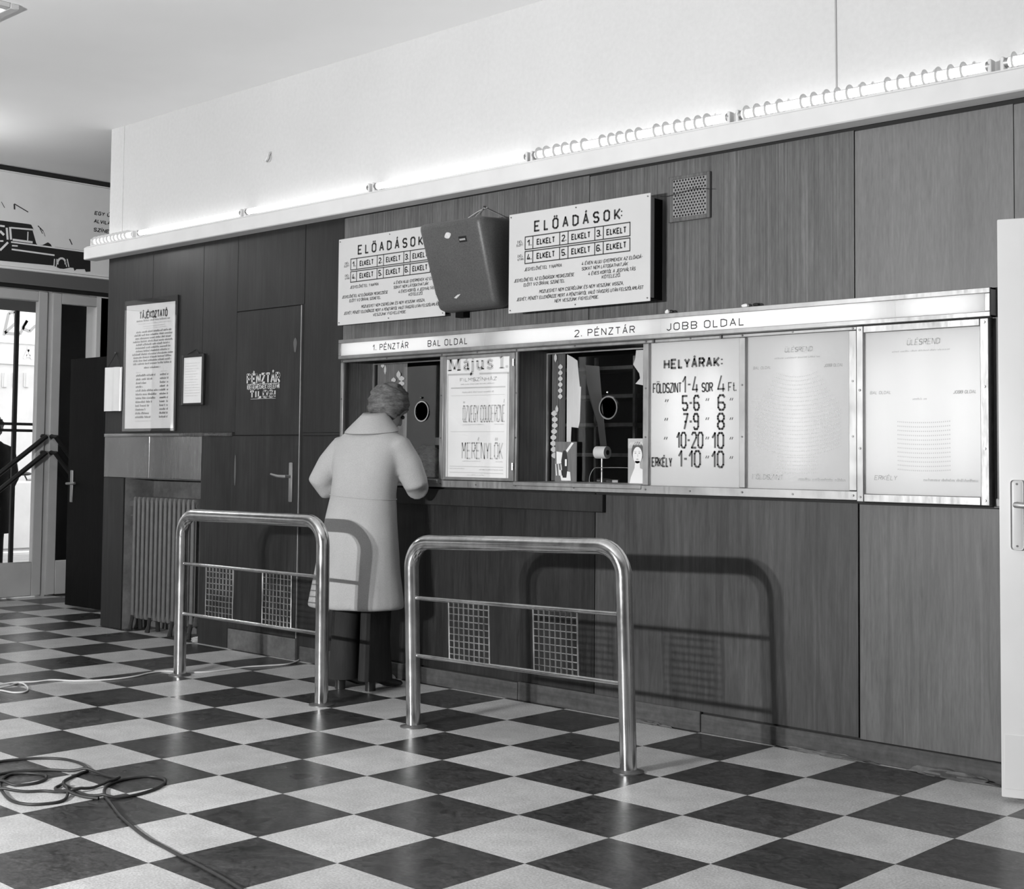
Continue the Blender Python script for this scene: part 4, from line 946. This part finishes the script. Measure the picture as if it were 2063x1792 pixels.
for px, py, w_, h_ in ((803, 755, .036, .024), (809, 763, .05, .016), (809, 773, .05, .016), (808, 784, .05, .016), (793, 766, .04, .016), (792, 776, .04, .016), (776, 745, .02, .03), (771, 737, .03, .014), (809, 796, .05, .016), (793, 790, .04, .016)):
    q = onY(px, py, .237); cells.append((q.x, q.z, w_, h_))
curtain('patterned curtain strip behind the glass the customer faces', -.542, -.278, .245, cells, 2)
def sheet(name, label, cat, pts, Y, m, amp=.006, th=.003):
    """hanging sheet: outline in (x,z), gently waved"""
    b = MB(); n = len(pts); f = [(x, Y+amp*math.sin(x*60+z*9), z) for x, z in pts]; g = [(x, y+th, z) for x, y, z in f]
    b.add(f+g, [tuple(range(n)), tuple(range(2*n-1, n-1, -1))]+[(i, i+n, (i+1) % n+n, (i+1) % n) for i in range(n)])
    return tag(build(name, b, m, smooth=0), label, cat)
sheet('hanging_cloth', 'white sheet hanging beside the patterned curtain in the booth', 'cloth', [(.955, 1.77), (.99, 1.755), (1.022, 1.735), (1.040, 1.60), (1.048, 1.598), (1.044, 1.42), (1.036, 1.385), (.985, 1.39), (.978, 1.25), (.956, 1.25)], .26, 'cloth_white', .003)
sheet('hanging_cloth', 'crumpled white cloth at the upper corner of the second ticket window', 'cloth', [(1.405, 1.772), (1.655, 1.772), (1.655, 1.60), (1.46, 1.592), (1.405, 1.603), (1.43, 1.63), (1.425, 1.655), (1.39, 1.70), (1.402, 1.73)], .27, 'cloth_white', .006)
tw = sheet('reflection_sheet', 'pale blurred reflection shaped as a sheet deeper in the booth', 'reflection', [(.60, 1.76), (.70, 1.75), (.73, 1.50), (.76, 1.30), (.72, 1.30), (.70, 1.42), (.64, 1.55), (.61, 1.66)], .82, 'curtain_motif', .004)  # pale sheet standing in for a blurred reflection in the window glass
sh = thing('booth_shelf', 'metal shelf rack standing inside the booth', 'shelf', (.7, .9, 0))
for z in (1.25, 1.42, 1.58, 1.74): build('shelf_board', MB().box(.35, .95, .84, 1.1, z-.012, z+.008), 'steel_dark', sh, smooth=0)
for x in (.36, .66, .94): build('upright', MB().box(x-.008, x+.008, .84, .86, 0, 1.8), 'steel_dark', sh, smooth=0)
cn = tag(build('booth_counter', MB().rbox(-.9, 2.2, .235, .40, 1.04, 1.08, .004), 'wood_dark', smooth=0), 'dark wooden counter inside the booth', 'counter')
build('front_panel', MB().box(-.9, 2.2, .25, .27, .0, 1.04), 'wood_dark', cn, smooth=0)
# printed pages leaning against the glass, on the sill
YB = .2
pg = thing('magazine_page', 'magazine page showing dark standing figures behind the second window', 'magazine', (1.02, YB, 1.106))
a0, a1, b0, b1 = .930, 1.078, 1.107, 1.312
build('sheet', MB().box(a0, a1, YB-.002, YB, b0, b1), 'curtain', pg, smooth=0)
fg = planeY(YB-.003); b = MB(); poly(b, [(a0+.01, b1-.05), (a0+.05, b1-.055), (a0+.055, b1-.11), (a0+.012, b1-.115)], fg); poly(b, [(a0+.075, b1-.045), (a1-.035, b1-.004), (a1-.02, b1-.006), (a0+.085, b1-.055)], fg)
poly(b, [(a0+.03, b0+.06), (a0+.045, b0+.005), (a0+.11, b0+.005), (a0+.105, b0+.05)], fg)
for k in range(3): poly(b, [(a0+.003+.018*k, b1-.115), (a0+.008+.018*k, b1-.115), (a0+.016+.02*k, b0+.03), (a0+.008+.02*k, b0+.03)], fg)
poly(b, [(a0+.07, b1-.09), (a0+.083, b1-.09), (a0+.083, b1-.125), (a0+.07, b1-.125)], planeY(YB-.0045))
build('print_light', b, 'paper', pg, smooth=0, fixn=False)
b = MB(); poly(b, [(a0+.052, b1-.06), (a0+.06, b1-.045), (a0+.072, b1-.045), (a0+.08, b1-.06), (a0+.088, b1-.10), (a0+.085, b1-.15), (a0+.08, b0+.02), (a0+.055, b0+.02), (a0+.05, b1-.15), (a0+.044, b1-.10)], planeY(YB-.0038))
build('print_dark', b, 'ink', pg, smooth=0, fixn=False)
YC = .2
pr = thing('magazine_cover', 'magazine cover with a portrait leaning at the post of the second window', 'magazine', (1.56, YC, 1.106))
d0 = 1.107
# cover leans behind the post, its face towards the hall
qa = onY(1266, 884, YC); c0 = qa.x; c1 = c0+.185; d1_ = qa.z
build('sheet', MB().box(c0, c1, YC-.002, YC, d0, d1_), 'paper_grey', pr, smooth=0)
fg = planeY(YC-.003); W_ = c1-c0
b = MB(); poly(b, [(c0, d1_), (c0, d1_-.048), (c1, d1_-.048), (c1, d1_)], fg); build('title_band', b, 'ink_faint', pr, smooth=0, fixn=False)
b = MB()
for k in range(16):
    x = c0+.01+k*.010; line(b, (x, d1_-.034), (x+.006, d1_-.016-.006*(k % 3 == 0)), .0024, planeY(YC-.0038)); line(b, (x+.006, d1_-.018), (x+.010, d1_-.032), .002, planeY(YC-.0038))
build('title_script', b, 'paper', pr, smooth=0, fixn=False)
_h = onY(1284, 915, YC); hxc, hzc = _h.x+.004, _h.z
def ellp(cx, cz, rx, rz, n=20, a0=0, a1=2*math.pi): return [(cx+rx*math.cos(a0+(a1-a0)*i/n), cz+rz*math.sin(a0+(a1-a0)*i/n)) for i in range(n)]
b = MB(); poly(b, ellp(hxc, hzc+.010, .038, .050), planeY(YC-.0036)); build('print_hair', b, 'ink_mid', pr, smooth=0, fixn=False)
b = MB(); poly(b, ellp(hxc, hzc-.006, .029, .041), planeY(YC-.0042)); poly(b, [(hxc-.014, hzc-.035), (hxc+.014, hzc-.035), (hxc+.018, hzc-.07), (c1-.02, d0+.045), (c1-.01, d0), (c0+.012, d0), (c0+.02, d0+.03), (hxc-.018, hzc-.07)], planeY(YC-.0042)); build('print_face', b, 'paper', pr, smooth=0, fixn=False)
b = MB()
for sx in (-1, 1): poly(b, ellp(hxc+sx*.012, hzc+.004, .006, .0026, 10), planeY(YC-.0048)); line(b, (hxc+sx*.006, hzc+.013), (hxc+sx*.02, hzc+.012), .002, planeY(YC-.0048))
poly(b, ellp(hxc, hzc-.026, .008, .0026, 10), planeY(YC-.0048)); line(b, (hxc+.002, hzc-.002), (hxc+.003, hzc-.016), .002, planeY(YC-.0048))
build('print_features', b, 'ink_soft', pr, smooth=0, fixn=False)
# paper roll, ink pad and slips
q = onY(1213, 912, .24)
pr2 = thing('paper_roll', 'white ticket paper roll on a holder behind the second window', 'paper roll', (q.x, .30, 1.08))
ax = Vector((1, .03, 0))
cc = Vector((q.x, .30, onY(1213, 912, .30).z)); cc.x = onY(1213, 912, .30).x
build('roll', MB().tube([cc-ax*.035, cc+ax*.035], .032, 20), 'cloth_white', pr2)
build('core', MB().cyl(cc+ax*.034, cc+ax*.037, .013, 14), 'black_plastic', pr2)
build('stand', MB().cyl((cc.x, cc.y, 1.08), (cc.x, cc.y, cc.z-.02), .006, 8).box(cc.x-.03, cc.x+.03, cc.y-.03, cc.y+.03, 1.08, 1.088), 'steel_dark', pr2)
q = onZ(1214, 968, 1.10)
st_ = thing('date_stamp', 'dark date stamp lying on the booth counter', 'stamp', (1.16, .34, 1.08))
M_ = Matrix.Translation((1.16, .34, 1.095)) @ Matrix.Rotation(.5, 4, 'Z')
build('handle', MB().tube([M_ @ Vector((-.05, 0, .018)), M_ @ Vector((0, 0, .016)), M_ @ Vector((.03, 0, .014))], [.012, .014, .012], 10), 'leather', st_)
build('block', MB().rbox(.03, .065, -.02, .02, -.012, .025, .003, 1, M_), 'steel_dark', st_)
tag(build('ticket_slip', MB().box(1.24, 1.31, .30, .38, 1.0802, 1.083), 'paper', smooth=0), 'white ticket slip on the booth counter', 'slip')
# a small strip lamp in the booth
bl = thing('booth_lamp', 'short strip lamp under the booth ceiling', 'lamp', (.95, .62, 2.3))
build('tube', MB().cyl((.80, .62, 1.86), (1.12, .62, 1.86), .014, 10), 'booth_glow', bl)
build('tray', MB().box(.78, 1.14, .60, .64, 1.875, 1.89).box(.95, .97, .61, .63, 1.89, 2.3), 'white_paint', bl, smooth=0)
cbn = thing('card_pocket', 'small pale card fixed at the glass edge of the first ticket window', 'card', (.2, .2, 1.30))
q0, q1 = onY(877, 882, .2), onY(887, 897, .2)
build('card', MB().box(q0.x, q1.x, .198, .203, q1.z, q0.z), 'paper_grey', cbn, smooth=0)

# ================================================================== PEOPLE
def remeshed(name, mb, voxel, m, smooth=6, parent=None):
    me = bpy.data.meshes.new('tmp'); me.from_pydata([tuple(v) for v in mb.v], [], mb.f)
    bm = bmesh.new(); bm.from_mesh(me); bmesh.ops.recalc_face_normals(bm, faces=list(bm.faces)); bm.to_mesh(me); bm.free()
    o = bpy.data.objects.new('tmp', me); col.objects.link(o)
    r = o.modifiers.new('r', 'REMESH'); r.mode = 'VOXEL'; r.voxel_size = voxel
    if smooth: s = o.modifiers.new('s', 'SMOOTH'); s.iterations = smooth; s.factor = .5
    dg = bpy.context.evaluated_depsgraph_get(); out = bpy.data.meshes.new_from_object(o.evaluated_get(dg)); out.name = name
    bpy.data.objects.remove(o); bpy.data.meshes.remove(me)
    out.materials.clear(); out.materials.append(MATS[m]); out.polygons.foreach_set('use_smooth', [True]*len(out.polygons))
    ob = bpy.data.objects.new(name, out); col.objects.link(ob)
    if parent: ob.parent = parent
    return ob
def ring(cx, cy, cz, rx, ry, n=28, ex=2.3, tilt=0.):
    o = []
    for k in range(n):
        a = 2*math.pi*k/n; c, s = math.cos(a), math.sin(a)
        x = rx*math.copysign(abs(c)**(2/ex), c); y = ry*math.copysign(abs(s)**(2/ex), s)
        o.append(Vector((cx+x, cy+y, cz+tilt*y)))
    return o
def hand(mb, w, d, up, side, curl=.5):
    """palm and five separate fingers; w wrist, d pointing direction, up back-of-hand, side +1 when the thumb lies towards d x up"""
    w = Vector(w); d = Vector(d).normalized(); up = Vector(up); up = (up-d*up.dot(d)).normalized(); s = d.cross(up)*side
    mb.tube([w-d*.02, w+d*.01, w+d*.05, w+d*.085], [.024, .027, .034, .030], 10)
    mb.tube([w+d*.03+s*.018, w+d*.085+s*.026], [.015, .013], 8); mb.tube([w+d*.03-s*.018, w+d*.082-s*.026], [.015, .012], 8)
    for k, (o, L, r) in enumerate(((.027, .070, .0088), (.009, .078, .0092), (-.009, .072, .0088), (-.026, .056, .0078))):
        b = w+d*.080+s*o; e = curl
        p1 = b+d*L*.42*math.cos(e*.4)-up*L*.42*math.sin(e*.4); p2 = p1+d*L*.34*math.cos(e)-up*L*.34*math.sin(e); p3 = p2+d*L*.26*math.cos(e*1.6)-up*L*.26*math.sin(e*1.6)
        mb.tube([b-d*.012, b, p1, p2, p3], [r, r*1.05, r, r*.92, r*.72], 8)
    t0 = w+d*.025+s*.022; t1 = t0+d*.030+s*.026-up*.006; t2 = t1+d*.028+s*.006-up*.010
    mb.tube([t0-s*.01, t0, t1, t2], [.013, .013, .0105, .008], 8)
def head(mb, c, M, s=1.):
    """skull, jaw, nose, brow, ears around centre c; M rotates (face looks to local +y)"""
    c = Vector(c); q = lambda x, y, z: c + M @ (Vector((x, y, z))*s)
    R3 = M.to_3x3() if len(M) == 4 else M
    mb.ell(c + M @ Vector((0, -.012, .03))*s, .074*s, .092*s, .088*s, 20, 14, R3); mb.ell(c + M @ Vector((0, .026, -.045))*s, .056*s, .062*s, .072*s, 18, 12, R3)
    mb.tube([q(0, .085, .018), q(0, .100, -.012), q(0, .106, -.026), q(0, .090, -.034)], [.008*s, .010*s, .012*s, .009*s], 8)
    mb.tube([q(-.040, .070, .030), q(0, .084, .034), q(.040, .070, .030)], [.008*s, .010*s, .008*s], 8)
    mb.tube([q(-.024, .078, -.062), q(0, .086, -.060), q(.024, .078, -.062)], [.006*s, .008*s, .006*s], 8)
    mb.ell(q(0, .066, -.098), .022*s, .02*s, .018*s, 10, 8)
    for sx in (-1, 1): mb.ell(q(sx*.074, -.008, -.005), .010*s, .022*s, .032*s, 10, 8, R3)
def hairdo(c, M, s, seed, name, m, parent, low=-.07, back=.10):
    c = Vector(c); b = MB().ell((0, 0, 0), 1, 1, 1, 40, 28)
    for v in b.v:
        d = Vector(v); k = 1+.10*mnoise.noise(d*3.2+Vector((seed, 0, 0)))+.07*mnoise.noise(d*8+Vector((seed, 3, 0)))+.05*math.sin(d.z*16+4*mnoise.noise(d*2))
        x, y, z = d.x*.096*k, d.y*.112*k-.022, d.z*.108*k+.028
        if d.y > .25: y = min(y, .055+.03*max(d.z, 0)); z = max(z, .045) if z < .045 and abs(d.x) < .8 else z
        if d.y <= .25: z = max(z, low-.01*mnoise.noise(d*6)*3)
        v.x, v.y, v.z = x*s, y*s, z*s
    b.v = [c + M @ v for v in b.v]
    return build(name, b, m, parent, smooth=80)
def local_xf(loc, yaw): return Matrix.Translation(loc) @ Matrix.Rotation(yaw, 4, 'Z')

def person_body(spec):
    """one continuous body in local space (x to its right hand, +y ahead)"""
    b = MB()
    for sd, leg in spec['legs'].items():
        hip, knee, ank, toe = [Vector(p) for p in leg]
        b.tube([hip+Vector((0, 0, .06)), hip, hip.lerp(knee, .5), knee, knee.lerp(ank, .35), ank], [.085, .082, .068, .052, .052, .034], 12)
        b.tube([ank-Vector((0, .02, -.01)), ank, ank.lerp(toe, .5)-Vector((0, 0, .005)), toe], [.034, .036, .036, .026], 10)
    b.loft([ring(*r) for r in spec['torso']])
    for sd, arm in spec['arms'].items():
        s_, e_, w_, dv, up = [Vector(p) for p in arm]
        b.tube([s_+Vector((-.03*sd, 0, .0)), s_, s_.lerp(e_, .5), e_, e_.lerp(w_, .4), w_], [.05, .052, .045, .038, .036, .026], 12)
        hand(b, w_, dv, up, -sd)
    n0, hc = Vector(spec['neck']), Vector(spec['head'])
    b.tube([n0-Vector((0, 0, .05)), n0, n0.lerp(hc, .55)], [.06, .052, .050], 12)
    head(b, hc, spec['hm'], spec.get('hs', 1.))
    return b
# ---- the customer
yaw = R_(18)
cu = Vector((.075, -.375, 0))
HM = Matrix.Rotation(R_(-22), 3, 'Z') @ Matrix.Rotation(R_(-30), 3, 'X') @ Matrix.Rotation(R_(6), 3, 'Y')
spec = {'legs': {-1: [(-.085, -.01, .80), (-.085, .02, .47), (-.095, -.015, .105), (-.075, .13, .035)], 1: [(.085, -.01, .80), (.085, .03, .47), (.080, .0, .105), (.115, .145, .035)]},
        'torso': [(0, 0, .76, .13, .10), (0, 0, .88, .155, .115), (0, .0, 1.0, .13, .10), (0, .025, 1.12, .145, .10), (0, .05, 1.24, .165, .095), (0, .075, 1.31, .14, .08), (0, .095, 1.35, .07, .06)],
        'arms': {-1: [(-.175, .065, 1.295), (-.275, .035, 1.085), (-.09, .19, 1.07), (.9, .35, .05), (0, 0, 1)], 1: [(.175, .075, 1.30), (.245, .135, 1.075), (.135, .285, 1.150), (-.3, .95, -.05), (0, 0, 1)]},
        'neck': (0, .10, 1.36), 'head': (.035, .205, 1.478), 'hm': HM}
per = remeshed('person', person_body(spec), .0075, 'skin', 4)
per.matrix_world = local_xf(cu, yaw)
tag(per, 'person in a long pale wool coat leaning to the first ticket window', 'person')
# coat: trunk, sleeves grown into one surface
c = MB()
prof = [(-.030, -.005, .425, .262, .185), (-.030, -.005, .44, .264, .188), (-.022, -.005, .60, .238, .172), (-.014, -.002, .78, .215, .158), (-.006, .0, .92, .196, .146), (0, .005, 1.02, .180, .138), (0, .020, 1.11, .182, .136), (0, .040, 1.20, .196, .134), (.0, .058, 1.265, .205, .124), (.0, .072, 1.322, .186, .110), (.0, .084, 1.368, .136, .092), (.0, .096, 1.42, .072, .07)]
c.loft([ring(*p) for p in prof])
c.tube([(-.10, .07, 1.285), (-.165, .060, 1.258), (-.232, .040, 1.18), (-.285, .022, 1.085), (-.272, .050, 1.055), (-.20, .11, 1.06), (-.115, .175, 1.07)], [.070, .080, .074, .068, .064, .058, .054], 14)
c.tube([(.10, .08, 1.29), (.168, .074, 1.268), (.220, .100, 1.18), (.252, .128, 1.075), (.245, .150, 1.055), (.20, .215, 1.10), (.150, .27, 1.14)], [.075, .082, .074, .068, .064, .057, .052], 14)
coat = remeshed('coat', c, .009, 'coat_wool', 16, per)
for v in coat.data.vertices:           # soft folds
    p = v.co; amp = .006*max(0, min(1, (1.0-p.z)*2)); a = math.atan2(p.y, p.x+.02)
    n_ = Vector((p.x, p.y, 0)).normalized() if p.xy.length > .02 else Vector()
    p += n_*(amp*math.sin(a*7+p.z*2)+.003*mnoise.noise(Vector((p.x*9, p.y*9, p.z*5))))
# collar spread over the shoulders
cr = []
for (rx, ry, z, cy, t) in ((.062, .064, 1.462, .114, .25), (.074, .076, 1.446, .106, .3), (.108, .098, 1.408, .092, .30), (.140, .116, 1.374, .082, .28), (.150, .122, 1.362, .080, .28), (.146, .118, 1.358, .080, .28)):
    cr.append([Vector((0+rx*math.cos(a), cy+ry*math.sin(a), z+t*ry*math.sin(a)*.45)) for a in [math.pi*(.62+1.76*k/30) for k in range(31)]])
b = MB().loft(cr, cap=False, closed=False); me = mesh('collar', b, 'coat_wool', smooth=60)
o = put('collar', me, None, per); sm = o.modifiers.new('solid', 'SOLIDIFY'); sm.thickness = .007; sm.offset = 0
sb = MB(); rr = ring(0, .005, 1.012, .1815, .1395, 48)
sb.tube([v+Vector((0, 0, .012*(-v.x/.18))) for v in rr], .0028, 6, closed=True)
o = put('waist_seam', mesh('waist_seam', sb, 'coat_wool'), None, per)
bt_ = MB().rbox(.185, .19, -.10, -.06, .93, 1.0, .002)
# trousers, shoes
t_ = MB()
for x, kx, ax_, ay in ((-.085, -.088, -.095, -.012), (.085, .086, .082, .006)):
    t_.loft([ring(x, 0, .80, .092, .095, 20), ring(kx, .015, .48, .078, .082, 20), ring((kx+ax_)/2, .006, .28, .072, .084, 20), ring(ax_, ay+.012, .055, .080, .104, 20)])
o = put('trousers', mesh('trousers', t_, 'trouser', smooth=60), None, per)
for x, y, tx_, ty in ((-.095, -.015, -.055, .175), (.082, .0, .130, .185)):
    s_ = MB(); d_ = Vector((tx_-x, ty-y, 0)).normalized(); n_ = Vector((d_.y, -d_.x, 0)); p0 = Vector((x, y, 0))-d_*.05; rings = []
    for u, wd, zb, zt in ((0, .026, .052, .085), (.03, .031, .050, .095), (.09, .034, .030, .088), (.15, .041, .008, .062), (.20, .042, .004, .045), (.235, .034, .004, .034), (.252, .014, .006, .022)):
        rings.append([p0+d_*u+n_*(wd*math.cos(a))+Vector((0, 0, (zb+zt)/2+(zt-zb)/2*math.sin(a))) for a in [k*math.pi/8 for k in range(16)]])
    s_.loft(rings)
    sh_ = put('shoe', mesh('shoe', s_, 'leather', smooth=60), None, per)
    hb = MB().loft([[p0+d_*(.028+r*math.cos(a))+n_*(r*math.sin(a))+Vector((0, 0, z)) for a in [k*math.pi/8 for k in range(16)]] for r, z in ((.028, .0), (.027, .03), (.032, .06))])
    o = put('heel', mesh('heel', hb, 'leather', smooth=40), None, sh_)
hairdo((.035, .205, 1.478), HM, 1.06, 2.3, 'hair', 'hair_brown', per)
for sx in (-1, 1):
    e = Vector(spec['head']) + HM @ Vector((sx*.030, .078, .006)); put('eye', mesh('eye', MB().ell(e, .011, .011, .011, 10, 8), 'ink'), None, per)

# ---- the clerk behind the first window
HM2 = Matrix.Rotation(R_(-58), 3, 'X')
ck_l = Vector((-.16, .70, .02)); kq = onY(862, 935, .52)
hz = kq.z
spec2 = {'legs': {-1: [(-.09, .0, .46), (-.10, .36, .46), (-.10, .36, .08), (-.10, .48, .03)], 1: [(.09, .0, .46), (.10, .36, .46), (.10, .36, .08), (.10, .48, .03)]},
         'torso': [(0, 0, .42, .16, .12), (0, .0, .55, .165, .12), (0, .02, .72, .16, .11), (0, .06, .88, .185, .115), (0, .10, .98, .16, .09), (0, .12, 1.02, .07, .06)],
         'arms': {-1: [(-.19, .08, .96), (-.25, .02, .76), (-.14, .10, .70), (.75, .6, 0), (0, 0, 1)], 1: [(.19, .08, .96), (.25, .02, .76), (.14, .10, .70), (-.75, .6, 0), (0, 0, 1)]},
         'neck': (0, .12, 1.03), 'head': (0, .17, hz-.045), 'hm': HM2}
ck = remeshed('person', person_body(spec2), .011, 'skin', 3)
ck.matrix_world = local_xf(Vector((kq.x, .52+.17, .0)), math.pi)
tag(ck, 'person with pale grey hair seated low behind the first ticket window', 'person')
c = MB(); c.loft([ring(0, 0, .44, .19, .15), ring(0, .0, .60, .185, .14), ring(0, .03, .76, .185, .135), ring(0, .065, .89, .205, .135), ring(0, .10, .985, .17, .105), ring(0, .12, 1.02, .09, .075)])
for sd in (-1, 1): c.tube([(.12*sd, .08, .95), (.19*sd, .08, .955), (.25*sd, .02, .76), (.20*sd, .06, .725), (.15*sd, .095, .702)], [.06, .066, .055, .05, .042], 12)
remeshed('smock', c, .012, 'cloth_dark', 5, ck)
hairdo(spec2['head'], HM2, 1.05, 5.1, 'hair', 'hair_grey', ck)
b = MB().rbox(kq.x-.22, kq.x+.22, .55, .95, .40, .44, .01)
for x in (-.19, .19):
    for y in (.58, .92): b.box(kq.x+x-.015, kq.x+x+.015, y-.015, y+.015, -.02, .40)
# ---- passer-by outside the entrance
HM3 = Matrix.Rotation(0, 3, 'Z')
pq = onX(-6, 840, -6.5)
hgt = pq.z; k3 = hgt/1.62
def sc3(L): return [tuple(a*k3 for a in p) for p in L]
spec3 = {'legs': {-1: sc3([(-.09, 0, .80), (-.09, .05, .45), (-.09, -.03, .09), (-.09, .10, .03)]), 1: sc3([(.09, 0, .80), (.09, .02, .45), (.09, .02, .09), (.09, .15, .03)])},
         'torso': [tuple(a*k3 for a in r) for r in [(0, 0, .76, .14, .10), (0, 0, .90, .16, .115), (0, 0, 1.0, .135, .10), (0, .0, 1.14, .155, .11), (0, .0, 1.27, .175, .10), (0, 0, 1.34, .13, .08), (0, 0, 1.37, .07, .06)]],
         'arms': {-1: sc3([(-.19, 0, 1.30), (-.23, -.03, 1.03), (-.22, .10, .82)])+[(0, .3, -.9), (-1, 0, 0)], 1: sc3([(.19, 0, 1.30), (.23, -.03, 1.03), (.22, .10, .82)])+[(0, .3, -.9), (1, 0, 0)]},
         'neck': (0, 0, 1.38*k3), 'head': (0, .02*k3, 1.50*k3), 'hm': HM3, 'hs': k3}
p3 = remeshed('person', person_body(spec3), .012, 'skin', 3)
p3.matrix_world = local_xf(Vector((-6.5, pq.y-.05, -.0)), R_(100))
tag(p3, 'person in dark clothes standing outside the glazed entrance', 'person')
c = MB(); c.loft([ring(*[a*k3 for a in r]) for r in [(0, 0, .50, .22, .16), (0, 0, .8, .20, .15), (0, 0, 1.0, .175, .135), (0, 0, 1.16, .19, .135), (0, 0, 1.28, .20, .12), (0, 0, 1.35, .14, .095), (0, 0, 1.39, .085, .075)]])
for sd in (-1, 1): c.tube([Vector(p)*k3 for p in ((.12*sd, 0, 1.30), (.19*sd, 0, 1.29), (.235*sd, -.03, 1.03), (.228*sd, .05, .90))], [.07*k3, .075*k3, .06*k3, .05*k3], 12)
remeshed('coat', c, .013, 'cloth_dark', 5, p3)
hairdo(spec3['head'], HM3, 1.05*k3, 9.1, 'hair', 'hair_brown', p3)
t_ = MB()
for sx in (-1, 1): t_.loft([[Vector(v)*k3 for v in ring(.09*sx, .02, z, r, r, 14)] for z, r in ((.78, .095), (.45, .075), (.07, .07))])
put('trousers', mesh('trousers', t_, 'cloth_dark', smooth=60), None, p3)

# ================================================================== THE STREET
struct(build('ground_street', MB().box(-40, XF-.18, -30, 34, -.2, -.01), 'street', smooth=0), 'pale street beyond the entrance')
struct(build('kerb', MB().box(-10.3, -10.1, -30, 34, -.01, .02), 'facade', smooth=0), 'kerb of the street')
XS = -15.0
bl_ = thing('shop_building', 'pale building across the street with a script sign over its windows', 'building', (XS, 6, 0))
build('wall', MB().box(XS-1, XS, -20, 30, 0, 9), 'facade', bl_, smooth=0)
fg = planeX(XS+.06)
qa, qb = onX(3, 690, XS+.05), onX(75, 606, XS+.05)
build('sign_board', MB().box(XS, XS+.05, qa.y-3, qb.y+2, qa.z, qb.z+.3), 'banner_white', bl_, smooth=0)
b = MB()
for a, c_ in (((8, 670), (18, 625)), ((18, 625), (30, 622)), ((30, 622), (32, 645)), ((32, 645), (10, 665)), ((10, 665), (40, 668)), ((40, 668), (55, 640)), ((55, 640), (45, 655)), ((45, 655), (60, 662)), ((60, 662), (72, 650))):
    p, q = onX(a[0], a[1]+6, XS+.06), onX(c_[0], c_[1]+6, XS+.06); line(b, (p.y, p.z), (q.y, q.z), .045, fg)
build('sign_script', b, 'ink_soft', bl_, smooth=0, fixn=False)
qa, qb = onX(36, 722, XS+.03), onX(72, 700, XS+.03)
build('fascia', MB().box(XS, XS+.03, qa.y-4, qa.y+4, onX(36, 735, XS).z, onX(36, 692, XS).z), 'ink_plan', bl_, smooth=0)
b = MB(); write(b, 'ÁTI', qa.y+.1, qa.z, .14, .42, .04, planeX(XS+.04)); build('lettering', b, 'banner_white', bl_, smooth=0, fixn=False)
for px in range(-150, 160, 22):
    p, q = onX(px, 780, XS+.02), onX(px+11, 752, XS+.02)
    w_ = build('window', MB().box(XS-.02, XS+.02, p.y, q.y, p.z, q.z), 'ink_plan', bl_, smooth=0)
    build('sash', MB().box(XS+.02, XS+.03, (p.y+q.y)/2-.015, (p.y+q.y)/2+.015, p.z, q.z), 'facade', w_, smooth=0)
tag(build('low_wall', MB().rbox(-11.2, -11.0, -20, 28, -.01, .86, .02), 'facade', smooth=0), 'low pale wall along the street beyond the glazed doors', 'wall')
by = thing('bicycle', 'bicycle standing behind the low street wall', 'bicycle', (-14.5, 0, 0))
p1, p2 = onX(36, 975, -14.5), onX(58, 975, -14.5)
y1, y2 = p1.y-.1, p1.y+.95
for y in (y1, y2):
    wl = build('wheel', MB().tube([(-14.5, y+.32*math.cos(a), .33+.32*math.sin(a)) for a in [k*math.pi/14 for k in range(28)]], .018, 6, closed=True), 'rubber_dark', by)
    s_ = MB()
    for k in range(8): a = k*math.pi/8; s_.cyl((-14.5, y+.31*math.cos(a), .33+.31*math.sin(a)), (-14.5, y-.31*math.cos(a), .33-.31*math.sin(a)), .003, 4)
    build('spokes', s_, 'steel_dark', wl)
fr_ = MB(); A_, B_, C_, D_ = (-14.5, y1, .33), (-14.5, y1+.42, .30), (-14.5, y1+.25, .80), (-14.5, y2-.18, .85)
for a, b2 in ((A_, B_), (A_, C_), (B_, C_), (C_, D_), (B_, D_), (D_, (-14.5, y2, .33))): fr_.cyl(a, b2, .016, 8)
build('frame', fr_, 'steel_dark', by)
build('handlebar', MB().tube([(-14.8, y2-.22, 1.0), (-14.65, y2-.2, 1.03), (-14.5, y2-.2, 1.0), (-14.35, y2-.2, 1.03), (-14.2, y2-.22, 1.0)], .012, 8).cyl(D_, (-14.5, y2-.2, 1.0), .014, 8), 'steel_dark', by)
build('saddle', MB().ell((-14.5, y1+.2, .90), .07, .13, .03, 12, 8).cyl(C_, (-14.5, y1+.2, .89), .012, 8), 'leather', by)
bpy.context.view_layer.update()
